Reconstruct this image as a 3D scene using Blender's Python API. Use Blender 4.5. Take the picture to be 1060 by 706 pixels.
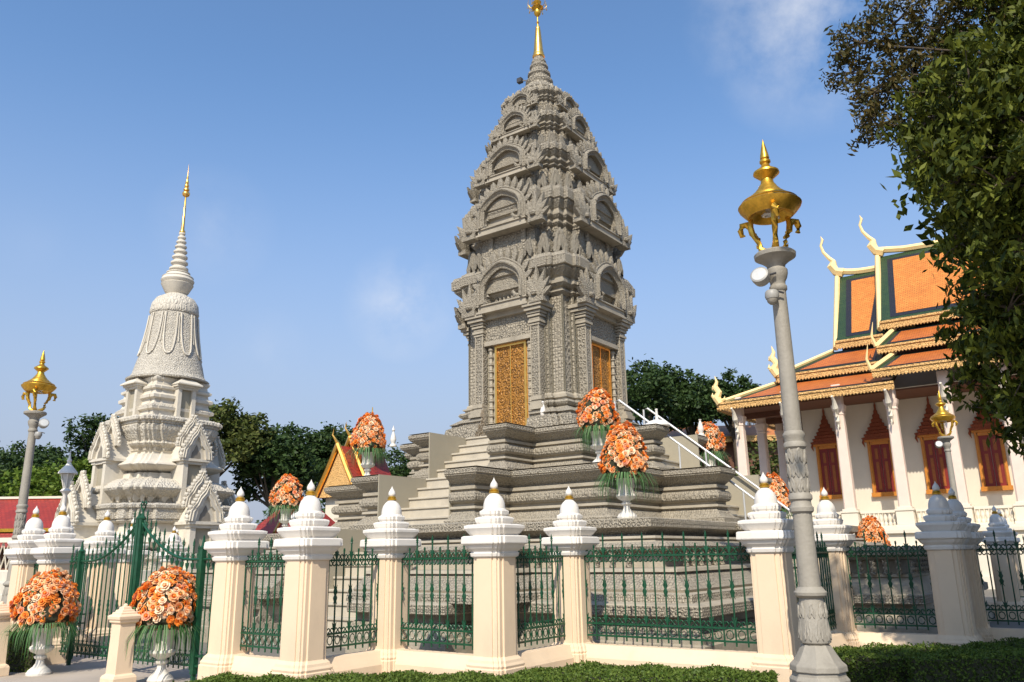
import bpy, math, random
import numpy as np
from mathutils import Matrix, Vector
random.seed(7); rng = np.random.default_rng(7)
R = math.radians
for o in list(bpy.data.objects): bpy.data.objects.remove(o)
S = bpy.context.scene; COL = S.collection

# ------------------------------------------------------------------ camera
cam_d = bpy.data.cameras.new('camera'); cam = bpy.data.objects.new('camera', cam_d); COL.objects.link(cam)
S.camera = cam
cam_d.sensor_width = 36; cam_d.lens = 836/1060*36; cam_d.clip_end = 2000; cam_d.clip_start = 0.1
th, ro = R(14.9), R(0.9)
fw = Vector((0, math.cos(th), math.sin(th))); rt = Vector((1, 0, 0)); up = rt.cross(fw)
r2 = rt*math.cos(ro) - up*math.sin(ro); u2 = up*math.cos(ro) + rt*math.sin(ro)
M = Matrix((r2, u2, -fw)).transposed().to_4x4(); M.translation = (0, 0, 1.6); cam.matrix_world = M

# ------------------------------------------------------------------ sky, sun, exposure
SUN_EL = R(44); sdir = Vector((-0.21*math.cos(SUN_EL), -0.978*math.cos(SUN_EL), math.sin(SUN_EL))).normalized()
W = bpy.data.worlds.new('World'); S.world = W; W.use_nodes = True
nt = W.node_tree; N = nt.nodes; L = nt.links; N.clear()
out = N.new('ShaderNodeOutputWorld'); bg = N.new('ShaderNodeBackground'); L.new(bg.outputs[0], out.inputs[0])
sky = N.new('ShaderNodeTexSky'); sky.sky_type = 'NISHITA'; sky.sun_disc = False
sky.sun_elevation = SUN_EL; sky.sun_rotation = R(180+12)
sky.air_density = 1.0; sky.dust_density = 1.0; sky.ozone_density = 2.5; sky.altitude = 0
tc = N.new('ShaderNodeTexCoord')
noi = N.new('ShaderNodeTexNoise'); noi.inputs['Scale'].default_value = 7; noi.inputs['Detail'].default_value = 8; noi.inputs['Roughness'].default_value = .6
L.new(tc.outputs['Generated'], noi.inputs['Vector'])
prev = None
def math_node(op, a, b=None, clamp=False):
    m = N.new('ShaderNodeMath'); m.operation = op; m.use_clamp = clamp
    for i, v in enumerate((a, b)):
        if v is None: continue
        if isinstance(v, (int, float)): m.inputs[i].default_value = v
        else: L.new(v, m.inputs[i])
    return m.outputs[0]
# wisps of cloud round a few directions of the sky
for (dx, dy, dz, rad, amt) in ((.338, .75, .574, .10, 1.0), (-.135, .944, .30, .05, .75), (-.34, .86, .37, .05, .22), (-.29, .925, .24, .035, .18), (.30, .70, .66, .06, .35), (-.5, .78, .33, .03, .05)):
    d = Vector((dx, dy, dz)).normalized()
    vm = N.new('ShaderNodeVectorMath'); vm.operation = 'DISTANCE'; vm.inputs[1].default_value = d
    L.new(tc.outputs['Generated'], vm.inputs[0])
    a = math_node('SUBTRACT', 1.0, math_node('DIVIDE', vm.outputs['Value'], rad*1.5), True)
    a = math_node('MULTIPLY', a, math_node('MULTIPLY', math_node('SUBTRACT', noi.outputs['Fac'], .38, True), 3.2, True))
    a = math_node('MULTIPLY', a, amt)
    prev = a if prev is None else math_node('ADD', prev, a, True)
cm = N.new('ShaderNodeMix'); cm.data_type = 'RGBA'
tint = N.new('ShaderNodeMix'); tint.data_type = 'RGBA'; tint.blend_type = 'MULTIPLY'; tint.inputs[0].default_value = 1
L.new(sky.outputs[0], tint.inputs[6]); tint.inputs[7].default_value = (.98, 1.16, 1.27, 1)
sx = N.new('ShaderNodeSeparateXYZ'); L.new(tc.outputs['Generated'], sx.inputs[0])
hz_ = N.new('ShaderNodeMapRange'); hz_.interpolation_type = 'SMOOTHSTEP'; hz_.inputs[1].default_value = 0; hz_.inputs[2].default_value = .56; hz_.inputs[3].default_value = .97; hz_.inputs[4].default_value = 0
L.new(sx.outputs[2], hz_.inputs[0])
hm = N.new('ShaderNodeMix'); hm.data_type = 'RGBA'; L.new(hz_.outputs[0], hm.inputs[0]); L.new(tint.outputs[2], hm.inputs[6]); hm.inputs[7].default_value = (2.55, 2.8, 3.5, 1)   # pale haze low in the sky
L.new(prev, cm.inputs[0]); L.new(hm.outputs[2], cm.inputs[6]); cm.inputs[7].default_value = (5.2, 5.3, 5.6, 1)
L.new(cm.outputs[2], bg.inputs[0]); bg.inputs[1].default_value = 0.14
sl = bpy.data.lights.new('sun', 'SUN'); sl.energy = 4.4; sl.angle = R(0.53); sl.color = (1, .91, .77)
so = bpy.data.objects.new('sun', sl); COL.objects.link(so); so.rotation_euler = sdir.to_track_quat('Z', 'Y').to_euler()
S.view_settings.view_transform = 'Standard'; S.view_settings.look = 'None'
S.view_settings.exposure = 0.3; S.view_settings.gamma = 1
S.render.engine = 'CYCLES'; S.render.resolution_x = 1024; S.render.resolution_y = 682
S.cycles.max_bounces = 6; S.cycles.transparent_max_bounces = 8

# ------------------------------------------------------------------ materials
def mat(name, col, rough=.8, metal=0, var=.12, vscale=3, bump=0, bscale=40, spec=.4, dirt=0, dirtcol=None, dscale=1.2):
    m = bpy.data.materials.new(name); m.use_nodes = True
    n = m.node_tree.nodes; l = m.node_tree.links; b = n['Principled BSDF']
    b.inputs['Roughness'].default_value = rough; b.inputs['Metallic'].default_value = metal
    b.inputs['Specular IOR Level'].default_value = spec
    t = n.new('ShaderNodeTexCoord')
    no = n.new('ShaderNodeTexNoise'); no.inputs['Scale'].default_value = vscale; no.inputs['Detail'].default_value = 6; no.inputs['Roughness'].default_value = .65
    l.new(t.outputs['Object'], no.inputs['Vector'])
    r = n.new('ShaderNodeMapRange'); r.inputs[1].default_value = .3; r.inputs[2].default_value = .7
    r.inputs[3].default_value = 1-var; r.inputs[4].default_value = 1+var; l.new(no.outputs['Fac'], r.inputs[0])
    mx = n.new('ShaderNodeMix'); mx.data_type = 'RGBA'; mx.blend_type = 'MULTIPLY'; mx.inputs[0].default_value = 1
    mx.inputs[6].default_value = (*col, 1)
    cb = n.new('ShaderNodeCombineColor')
    for i in range(3): l.new(r.outputs[0], cb.inputs[i])
    l.new(cb.outputs[0], mx.inputs[7]); colout = mx.outputs[2]
    if dirt:
        n2 = n.new('ShaderNodeTexNoise'); n2.inputs['Scale'].default_value = dscale; n2.inputs['Detail'].default_value = 9; n2.inputs['Roughness'].default_value = .7
        mp = n.new('ShaderNodeMapping'); mp.inputs['Scale'].default_value = (1, 1, .35); l.new(t.outputs['Object'], mp.inputs[0]); l.new(mp.outputs[0], n2.inputs['Vector'])
        r2_ = n.new('ShaderNodeMapRange'); r2_.inputs[1].default_value = .5; r2_.inputs[2].default_value = .75; r2_.inputs[3].default_value = 0; r2_.inputs[4].default_value = dirt
        l.new(n2.outputs['Fac'], r2_.inputs[0])
        m2 = n.new('ShaderNodeMix'); m2.data_type = 'RGBA'; l.new(r2_.outputs[0], m2.inputs[0]); l.new(colout, m2.inputs[6]); m2.inputs[7].default_value = (*(dirtcol or [c*.4 for c in col]), 1)
        colout = m2.outputs[2]
    l.new(colout, b.inputs['Base Color'])
    if bump:
        n3 = n.new('ShaderNodeTexNoise'); n3.inputs['Scale'].default_value = bscale; n3.inputs['Detail'].default_value = 4; l.new(t.outputs['Object'], n3.inputs['Vector'])
        bp = n.new('ShaderNodeBump'); bp.inputs['Strength'].default_value = bump; bp.inputs['Distance'].default_value = .02
        l.new(n3.outputs['Fac'], bp.inputs['Height']); l.new(bp.outputs[0], b.inputs['Normal'])
    return m

def carved(name, col, scale=9, dist=.035, groove=.5, rough=.85, metal=0, stretch=(1, 1, 1), groovecol=None, dirt=.35, rnd=.55):
    """stone cut in relief: rings and scrolls from two cell patterns, cuts coloured darker as painted shade"""
    m = bpy.data.materials.new(name); m.use_nodes = True
    n = m.node_tree.nodes; l = m.node_tree.links; b = n['Principled BSDF']
    b.inputs['Roughness'].default_value = rough; b.inputs['Metallic'].default_value = metal
    t = n.new('ShaderNodeTexCoord'); mp = n.new('ShaderNodeMapping'); mp.inputs['Scale'].default_value = stretch; l.new(t.outputs['Object'], mp.inputs[0])
    v = n.new('ShaderNodeTexVoronoi'); v.inputs['Scale'].default_value = scale; v.inputs['Randomness'].default_value = rnd; l.new(mp.outputs[0], v.inputs['Vector'])
    s = n.new('ShaderNodeMath'); s.operation = 'MULTIPLY'; s.inputs[1].default_value = 13; l.new(v.outputs['Distance'], s.inputs[0])
    c = n.new('ShaderNodeMath'); c.operation = 'SINE'; l.new(s.outputs[0], c.inputs[0])
    v2 = n.new('ShaderNodeTexVoronoi'); v2.feature = 'DISTANCE_TO_EDGE'; v2.inputs['Scale'].default_value = scale*2.1; l.new(mp.outputs[0], v2.inputs['Vector']); v2.inputs['Randomness'].default_value = min(1, rnd+.25)
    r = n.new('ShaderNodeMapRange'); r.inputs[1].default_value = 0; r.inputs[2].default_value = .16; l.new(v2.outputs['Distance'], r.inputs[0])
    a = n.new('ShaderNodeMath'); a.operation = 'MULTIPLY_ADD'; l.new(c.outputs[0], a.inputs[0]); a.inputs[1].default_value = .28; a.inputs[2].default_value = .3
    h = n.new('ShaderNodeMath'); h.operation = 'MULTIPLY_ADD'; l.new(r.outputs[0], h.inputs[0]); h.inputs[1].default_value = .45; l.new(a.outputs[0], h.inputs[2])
    bp = n.new('ShaderNodeBump'); bp.inputs['Strength'].default_value = 1; bp.inputs['Distance'].default_value = dist
    l.new(h.outputs[0], bp.inputs['Height']); l.new(bp.outputs[0], b.inputs['Normal'])
    cr = n.new('ShaderNodeMapRange'); cr.inputs[1].default_value = .15; cr.inputs[2].default_value = .6; cr.inputs[3].default_value = groove; cr.inputs[4].default_value = 0  # relief height drives the dark tint, cavity shade put into the colour
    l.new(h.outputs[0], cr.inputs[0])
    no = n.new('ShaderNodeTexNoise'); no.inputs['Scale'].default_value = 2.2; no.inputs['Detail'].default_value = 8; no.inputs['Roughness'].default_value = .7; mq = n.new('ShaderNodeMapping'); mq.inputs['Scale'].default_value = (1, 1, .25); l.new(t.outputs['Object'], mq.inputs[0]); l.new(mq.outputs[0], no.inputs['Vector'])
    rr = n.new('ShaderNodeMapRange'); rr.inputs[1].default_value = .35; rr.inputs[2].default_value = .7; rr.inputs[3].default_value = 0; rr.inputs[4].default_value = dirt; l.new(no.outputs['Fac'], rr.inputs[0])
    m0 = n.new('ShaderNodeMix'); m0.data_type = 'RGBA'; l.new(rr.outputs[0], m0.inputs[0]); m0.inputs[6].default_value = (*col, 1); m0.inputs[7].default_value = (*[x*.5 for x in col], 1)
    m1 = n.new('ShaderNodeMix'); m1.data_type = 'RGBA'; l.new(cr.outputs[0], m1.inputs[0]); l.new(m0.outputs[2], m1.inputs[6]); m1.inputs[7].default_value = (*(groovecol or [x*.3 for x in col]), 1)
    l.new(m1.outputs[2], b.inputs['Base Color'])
    return m

def foliage(name, col, col2, rough=.55, trans=.25):
    m = bpy.data.materials.new(name); m.use_nodes = True
    n = m.node_tree.nodes; l = m.node_tree.links; b = n['Principled BSDF']; o = n['Material Output']
    b.inputs['Roughness'].default_value = rough; b.inputs['Specular IOR Level'].default_value = .2
    g = n.new('ShaderNodeNewGeometry')
    cr = n.new('ShaderNodeMix'); cr.data_type = 'RGBA'; l.new(g.outputs['Random Per Island'], cr.inputs[0]); cr.inputs[6].default_value = (*col, 1); cr.inputs[7].default_value = (*col2, 1)
    l.new(cr.outputs[2], b.inputs['Base Color'])
    tr = n.new('ShaderNodeBsdfTranslucent'); l.new(cr.outputs[2], tr.inputs[0])
    ms = n.new('ShaderNodeMixShader'); ms.inputs[0].default_value = trans; l.new(b.outputs[0], ms.inputs[1]); l.new(tr.outputs[0], ms.inputs[2]); l.new(ms.outputs[0], o.inputs[0])
    return m

def tiles(name, col, col2, sx=.22, sy=.1):
    m = bpy.data.materials.new(name); m.use_nodes = True
    n = m.node_tree.nodes; l = m.node_tree.links; b = n['Principled BSDF']; b.inputs['Roughness'].default_value = .45
    t = n.new('ShaderNodeTexCoord'); sp = n.new('ShaderNodeSeparateXYZ'); l.new(t.outputs['Object'], sp.inputs[0])
    ad = n.new('ShaderNodeMath'); ad.operation = 'ADD'; l.new(sp.outputs[1], ad.inputs[0]); l.new(sp.outputs[2], ad.inputs[1])
    cv = n.new('ShaderNodeCombineXYZ'); l.new(sp.outputs[0], cv.inputs[0]); l.new(ad.outputs[0], cv.inputs[1])
    br = n.new('ShaderNodeTexBrick'); br.inputs['Scale'].default_value = 1; br.inputs['Brick Width'].default_value = sx; br.inputs['Row Height'].default_value = sy*1.7
    br.inputs['Mortar Size'].default_value = .012; br.inputs['Color1'].default_value = (*col, 1); br.inputs['Color2'].default_value = (*col2, 1); br.inputs['Mortar'].default_value = (*[x*.35 for x in col], 1)
    l.new(cv.outputs[0], br.inputs['Vector'])
    no = n.new('ShaderNodeTexNoise'); no.inputs['Scale'].default_value = .9; no.inputs['Detail'].default_value = 8; l.new(t.outputs['Object'], no.inputs['Vector'])
    rr = n.new('ShaderNodeMapRange'); rr.inputs[1].default_value = .45; rr.inputs[2].default_value = .75; rr.inputs[4].default_value = .5; l.new(no.outputs['Fac'], rr.inputs[0])
    mx = n.new('ShaderNodeMix'); mx.data_type = 'RGBA'; l.new(rr.outputs[0], mx.inputs[0]); l.new(br.outputs[0], mx.inputs[6]); mx.inputs[7].default_value = (*[x*.6 for x in col2], 1)
    l.new(mx.outputs[2], b.inputs['Base Color'])
    bp = n.new('ShaderNodeBump'); bp.inputs['Distance'].default_value = .03; bp.inputs['Strength'].default_value = .6; bp.invert = True; l.new(br.outputs['Fac'], bp.inputs['Height']); l.new(bp.outputs[0], b.inputs['Normal'])
    return m

GREY = (.35, .308, .238)
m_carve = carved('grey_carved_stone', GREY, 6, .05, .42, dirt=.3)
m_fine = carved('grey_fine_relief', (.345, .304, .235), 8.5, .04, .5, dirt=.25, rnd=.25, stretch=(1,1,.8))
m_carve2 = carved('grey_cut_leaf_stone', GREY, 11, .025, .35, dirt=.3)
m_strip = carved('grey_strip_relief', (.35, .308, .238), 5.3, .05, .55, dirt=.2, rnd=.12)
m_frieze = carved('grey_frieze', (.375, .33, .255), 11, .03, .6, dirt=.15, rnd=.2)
m_grey = mat('grey_moulded_stone', (.35, .308, .238), .85, var=.14, vscale=2.5, bump=.5, bscale=28, dirt=.45, dirtcol=(.12, .11, .09))
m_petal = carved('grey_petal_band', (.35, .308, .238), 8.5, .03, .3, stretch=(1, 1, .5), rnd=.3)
m_plaster = mat('tan_grey_plaster', (.33, .295, .22), .9, var=.06, vscale=1.2, bump=.15, dirt=.25, dirtcol=(.25, .22, .17))
m_step = mat('pale_stair_stone', (.46, .41, .325), .85, var=.1, bump=.2, dirt=.35, dirtcol=(.22, .2, .17), dscale=2.5)
m_ivory = mat('weathered_ivory_stone', (.58, .53, .44), .85, var=.08, vscale=2, bump=.3, bscale=20, dirt=.4, dirtcol=(.30, .27, .22), dscale=1.5)
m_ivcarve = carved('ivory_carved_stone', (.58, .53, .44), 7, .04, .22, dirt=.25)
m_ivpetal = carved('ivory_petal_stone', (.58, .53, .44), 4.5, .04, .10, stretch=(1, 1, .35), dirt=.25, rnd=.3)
m_shade = mat('niche_shade_tone', (.20, .18, .15), .9)  # dark even colour standing in for shade inside niches and false windows
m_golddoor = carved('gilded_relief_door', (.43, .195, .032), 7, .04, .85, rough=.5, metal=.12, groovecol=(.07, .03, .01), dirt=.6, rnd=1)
m_gold = mat('gold_leaf', (.95, .52, .12), .28, .9, var=.15, vscale=6)
m_oldgold = mat('aged_gold_paint', (.62, .36, .045), .34, .75, var=.3, vscale=14, dirt=.5, dirtcol=(.18, .09, .02), dscale=8)
m_white = mat('white_limewash', (.70, .66, .60), .75, var=.04, vscale=4, bump=.1, dirt=.45, dirtcol=(.42, .40, .37), dscale=3)
m_cream = mat('cream_paint', (.72, .56, .39), .72, var=.035, vscale=2, bump=.06, dirt=.3, dirtcol=(.42, .32, .23), dscale=2.2)
m_green = mat('green_gloss_iron', (.008, .062, .028), .4, .0, var=.35, vscale=12)
m_lamp = mat('grey_painted_cast_iron', (.29, .265, .22), .6, var=.1, vscale=5, bump=.25, bscale=30, dirt=.55, dirtcol=(.14, .125, .10), dscale=2.2)
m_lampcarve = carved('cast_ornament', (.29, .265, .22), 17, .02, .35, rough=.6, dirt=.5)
m_dark = mat('dark_metal', (.05, .05, .055), .5)
m_glass = mat('frosted_lens', (.5, .5, .48), .2)
m_whitebox = mat('white_plastic', (.30, .29, .265), .45)
m_steel = mat('brushed_steel', (.55, .55, .54), .4, .4)
m_urn = mat('white_urn', (.70, .66, .59), .6, var=.05, bump=.3, bscale=14)
m_leaf1 = foliage('bright_fern', (.035, .12, .025), (.17, .28, .13))
m_bgA = foliage('far_dark_leaves', (.022, .045, .014), (.05, .085, .02), trans=.15)
m_bgB = foliage('far_yellow_green_leaves', (.07, .13, .015), (.16, .22, .03), trans=.25)
m_bgC = foliage('mid_olive_leaves', (.05, .075, .015), (.11, .12, .03), trans=.2)
m_near = foliage('near_glossy_leaves', (.018, .035, .006), (.13, .15, .015), rough=.6, trans=.22)
m_near2 = foliage('near_rusty_leaves', (.03, .038, .010), (.11, .08, .02), rough=.6, trans=.15)
m_hedge = foliage('hedge_leaves', (.045, .085, .012), (.13, .18, .03), trans=.2)
m_hedgein = mat('hedge_twigs', (.035, .035, .018), .95, var=.4, vscale=20)
m_bark = mat('bark', (.09, .07, .05), .95, var=.3, vscale=8, bump=1, bscale=14)
m_pave = mat('pale_paving', (.40, .34, .28), .85, var=.12, vscale=.8, bump=.2, dirt=.4, dirtcol=(.3, .26, .22))
m_court = mat('court_paving', (.17, .155, .13), .9, var=.15, vscale=.6, bump=.2)
m_grass = mat('lawn', (.06, .09, .025), .95, var=.4, vscale=9, bump=1, bscale=60)
m_asph = mat('asphalt', (.06, .06, .06), .9, var=.2, vscale=10, bump=.3, bscale=90)
m_tileO = tiles('orange_roof_tiles', (.70, .25, .045), (.60, .19, .03))
m_tileR = tiles('rust_roof_tiles', (.56, .16, .03), (.46, .12, .025))
m_tileG = tiles('green_roof_tiles', (.02, .05, .02), (.035, .07, .022))
m_tileB = tiles('navy_roof_tiles', (.018, .018, .022), (.022, .022, .03))
m_tileRed = tiles('red_roof_tiles', (.33, .035, .02), (.26, .03, .02), .3, .2)
m_barge = mat('yellow_cream_bargeboard', (.86, .62, .28), .6, var=.08)
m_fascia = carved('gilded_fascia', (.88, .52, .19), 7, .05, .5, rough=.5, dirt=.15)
m_pwall = mat('cream_white_wall', (.68, .61, .49), .85, var=.04, vscale=1, dirt=.15, dirtcol=(.5, .45, .38))
m_column = mat('pink_white_column', (.72, .57, .47), .7, var=.05)
m_wframe = mat('orange_gilt_frame', (.50, .19, .025), .5, var=.15, vscale=10)
m_wpanel = mat('worn_gilt_panel', (.30, .09, .015), .5, var=.2, vscale=10)
m_shut = mat('maroon_shutter', (.20, .018, .012), .5, var=.15)
m_spirered = carved('brick_red_carving', (.34, .08, .03), 11, .03, .5, dirt=.2)
m_soffit = mat('dark_red_soffit', (.14, .06, .035), .8)
ROSE = [mat('peach_petals', (.84, .42, .19), .6, var=.15, vscale=30), mat('orange_petals', (.84, .25, .03), .6, var=.2, vscale=30),
        mat('coral_petals', (.80, .30, .16), .6, var=.15, vscale=30), mat('pale_apricot_petals', (.86, .60, .38), .6, var=.1, vscale=30)]

# ------------------------------------------------------------------ mesh helpers
class MB:
    def __init__(s): s.v = []; s.f = []; s.m = []; s.T = Matrix.Identity(4)
    def add(s, vs, fs, mi=0):
        k = len(s.v); T = s.T
        s.v += [tuple(T @ Vector(p)) for p in vs]
        s.f += [tuple(i+k for i in f) for f in fs]; s.m += [mi]*len(fs); return s
    def box(s, c, d, mi=0, rz=0):
        x, y, z = [q/2 for q in d]; co, si = math.cos(rz), math.sin(rz)
        vs = []
        for sx, sy, sz in ((-1,-1,-1),(1,-1,-1),(1,1,-1),(-1,1,-1),(-1,-1,1),(1,-1,1),(1,1,1),(-1,1,1)):
            a, b = sx*x, sy*y; vs.append((c[0]+a*co-b*si, c[1]+a*si+b*co, c[2]+sz*z))
        return s.add(vs, [(0,3,2,1),(4,5,6,7),(0,1,5,4),(1,2,6,5),(2,3,7,6),(3,0,4,7)], mi)
    def bx(s, x0, x1, y0, y1, z0, z1, mi=0): return s.box(((x0+x1)/2,(y0+y1)/2,(z0+z1)/2), (abs(x1-x0),abs(y1-y0),abs(z1-z0)), mi)
    def rings(s, rs, mi=0, cap=True, closed=True):
        n = len(rs[0]); vs = [p for r in rs for p in r]; fs = []
        for i in range(len(rs)-1):
            for j in range(n if closed else n-1):
                k = (j+1) % n; fs.append((i*n+j, i*n+k, (i+1)*n+k, (i+1)*n+j))
        if cap: fs += [tuple(range(n-1, -1, -1)), tuple(range((len(rs)-1)*n, len(rs)*n))]
        return s.add(vs, fs, mi)
    def lathe(s, prof, n=24, c=(0,0,0), mi=0, rot=0, flute=0, cap=True):
        rs = []
        for r, z in prof:
            rs.append([(c[0]+r*(1-(flute if j % 2 else 0))*math.cos(2*math.pi*j/n+rot), c[1]+r*(1-(flute if j % 2 else 0))*math.sin(2*math.pi*j/n+rot), c[2]+z) for j in range(n)])
        return s.rings(rs, mi, cap)
    def tube(s, pts, r, n=6, mi=0):
        pts = [Vector(p) for p in pts]; rs = []
        for i, p in enumerate(pts):
            t = (pts[min(i+1, len(pts)-1)]-pts[max(i-1, 0)]).normalized()
            a = t.cross(Vector((0,0,1)) if abs(t.z) < .9 else Vector((1,0,0))).normalized(); b = t.cross(a)
            rr = r[i] if isinstance(r, (list, tuple)) else r
            rs.append([tuple(p+(a*math.cos(2*math.pi*j/n)+b*math.sin(2*math.pi*j/n))*rr) for j in range(n)])
        return s.rings(rs, mi)
    def prism(s, outline, y0, y1, mi=0):   # outline in xz, extruded in y
        n = len(outline); vs = [(x, y0, z) for x, z in outline]+[(x, y1, z) for x, z in outline]
        fs = [tuple(range(n)), tuple(range(2*n-1, n-1, -1))]+[(i, n+i, n+(i+1) % n, (i+1) % n) for i in range(n)]
        return s.add(vs, fs, mi)
    def quad(s, a, b, c, d, mi=0): return s.add([a, b, c, d], [(0,1,2,3)], mi)
    def build(s, name, mats, parent=None, smooth=False, bevel=0):
        me = bpy.data.meshes.new(name); me.from_pydata(s.v, [], s.f)
        for m in (mats if isinstance(mats, (list, tuple)) else [mats]): me.materials.append(m)
        if any(s.m): me.polygons.foreach_set('material_index', s.m)
        me.update()
        import bmesh
        if len(s.f) < 120000:
            b = bmesh.new(); b.from_mesh(me); bmesh.ops.recalc_face_normals(b, faces=b.faces); b.to_mesh(me); b.free()
        if smooth:
            me.shade_smooth(); me.set_sharp_from_angle(angle=R(38))
        o = bpy.data.objects.new(name, me); COL.objects.link(o)
        if parent: o.parent = parent
        if bevel:
            bm_ = o.modifiers.new('bevel', 'BEVEL'); bm_.width = bevel; bm_.segments = 2; bm_.limit_method = 'ANGLE'; bm_.angle_limit = R(40)
        return o
def tag(o, label=None, cat=None, group=None, kind=None):
    if label: o['label'] = label
    if cat: o['category'] = cat
    if group: o['group'] = group
    if kind: o['kind'] = kind
    return o
def empty(name, loc=(0,0,0), rz=0, label=None, cat=None, group=None, sc=1):
    o = bpy.data.objects.new(name, None); COL.objects.link(o); o.location = loc; o.rotation_euler = (0,0,rz); o.scale = (sc,)*3; o.empty_display_size = .2
    return tag(o, label, cat, group)
def copy_tree(o, parent=None):
    c = o.copy(); COL.objects.link(c); c.parent = parent
    for ch in list(o.children): copy_tree(ch, c)
    return c
def dup(root, loc, rz, label, sc=None):
    c = copy_tree(root); c.location = loc; c.rotation_euler = (0,0,rz); c['label'] = label
    if sc: c.scale = (sc,)*3
    return c
AX = R(-36); CA, SA = math.cos(R(36)), math.sin(R(36))
def AB(a, b, z=0): return (a*CA+b*SA, -a*SA+b*CA, z)       # temple-compound axes to world
SITE = AX

def redent_poly(q):
    """q: quarter outline (x,y[,fx,fy]) clockwise from the +y side to the +x side -> full polygon and its offset directions"""
    pts = []
    cur = [(p[0], p[1], p[2] if len(p) > 2 else 1, p[3] if len(p) > 3 else 1) for p in q]
    for k in range(4):
        pts += cur
        cur = [(y, -x, fy, fx) for x, y, fx, fy in cur]
    n = len(pts); res = []
    for i in range(n):
        x, y, fx, fy = pts[i]; nx = ny = 0
        for a, b in ((pts[i-1], pts[i]), (pts[i], pts[(i+1) % n])):
            dx, dy = b[0]-a[0], b[1]-a[1]
            if abs(dx) > abs(dy): ny += 1 if dx > 0 else -1
            else: nx += 1 if dy < 0 else -1
        res.append((x, y, max(-1, min(1, nx))*fx, max(-1, min(1, ny))*fy))
    return res
def redent(mb, q, prof, mi=0, q2=None, z0=0):
    """prof: (z, offset[, t]) ; t blends towards outline q2"""
    P = redent_poly(q); P2 = redent_poly(q2) if q2 else P; rs = []
    for pr in prof:
        z, d = pr[0], pr[1]; t = pr[2] if len(pr) > 2 else 0
        rs.append([((1-t)*a[0]+t*b[0]+a[2]*d, (1-t)*a[1]+t*b[1]+a[3]*d, z0+z) for a, b in zip(P, P2)])
    return mb.rings(rs, mi)
def leaf_mb(w=.3, h=.6, t=.1, lobes=4):
    """flame-shaped antefix standing on z=0, facing -y, with scalloped rim and raised ribs"""
    mb = MB(); out_ = []
    n = 22
    for i in range(n+1):
        s = i/n; ang = s*math.pi
        x = -math.cos(ang); prof = math.sin(ang)**.75
        sc = 1+.10*math.sin(ang*lobes*4)
        xx = w/2*x*(1-.25*prof)*sc*(1 if prof < .98 else 1); zz = h*(.12+.88*prof**1.35)*(1+.03*math.sin(ang*lobes*4)) if 0 < i < n else 0
        out_.append((xx, zz))
    out_[0] = (-w*.32, 0); out_[-1] = (w*.32, 0)
    m = len(out_)
    vs = [(x, -t*.25, z) for x, z in out_]+[(x, t*.5, z) for x, z in out_]+[(x*.6, -t*.6, h*.08+z*.80) for x, z in out_]+[(x*.42, -t*.35, h*.10+z*.66) for x, z in out_]+[(0, -t*.9, h*.36)]
    fs = []
    for i in range(m-1):
        fs += [(i, i+1, m+i+1, m+i), (2*m+i, 2*m+i+1, i+1, i), (3*m+i, 3*m+i+1, 2*m+i+1, 2*m+i), (4*m, 3*m+i+1, 3*m+i)]
    fs += [tuple(range(m, 2*m))]
    mb.add(vs, fs); return mb
def row_of_leaves(mb, path, w, h, t, lean=0, off=0):
    """small leaf points set along a polyline (x,z) in the xz plane, each pointing away from the curve"""
    for i in range(len(path)):
        x, z, nx, nz = path[i]
        tx, tz = nz, -nx
        mb.add([(x-tx*w/2, -t+off, z-tz*w/2), (x+tx*w/2, -t+off, z+tz*w/2), (x+tx*w*.42+nx*h*.55, -t+off, z+tz*w*.42+nz*h*.55), (x+nx*h, -t*.6+off, z+nz*h), (x-tx*w*.42+nx*h*.55, -t+off, z-tz*w*.42+nz*h*.55), (x+nx*h*.4, -t*1.7+off, z+nz*h*.4),
                (x-tx*w/2, t+off, z-tz*w/2), (x+tx*w/2, t+off, z+tz*w/2), (x+tx*w*.42+nx*h*.55, t+off, z+tz*w*.42+nz*h*.55), (x+nx*h, t*.6+off, z+nz*h), (x-tx*w*.42+nx*h*.55, t+off, z-tz*w*.42+nz*h*.55)],
               [(0,1,5),(1,2,5),(2,3,5),(3,4,5),(4,0,5),(6,7,8,9,10),(0,6,7,1),(1,7,8,2),(2,8,9,3),(3,9,10,4),(4,10,6,0)])

# ------------------------------------------------------------------ the setting: ground
g = MB(); g.quad((-700,-60,0),(700,-60,0),(700,900,0),(-700,900,0)); tag(g.build('ground', m_pave), kind='structure')
def abrect(name, a0, a1, b0, b1, z, m):
    mb = MB(); mb.quad(AB(a0,b0,z), AB(a1,b0,z), AB(a1,b1,z), AB(a0,b1,z)); return tag(mb.build(name, m), kind='structure')
abrect('court_paving', -60, 40, 8.0, 60, .004, m_court); abrect('lawn', -200, -60, -20, 300, .006, m_grass); abrect('lawn', 40, 200, -20, 300, .006, m_grass)
abrect('lawn', -60, 40, 60, 140, .004, m_grass)
k = MB(); k.bx(3.6, 22, 9.75, 9.95, 0, .12); k.bx(3.6, 22, 3, 9.75, 0, .03); tag(k.build('pavement_kerb', m_asph), kind='structure')

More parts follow.
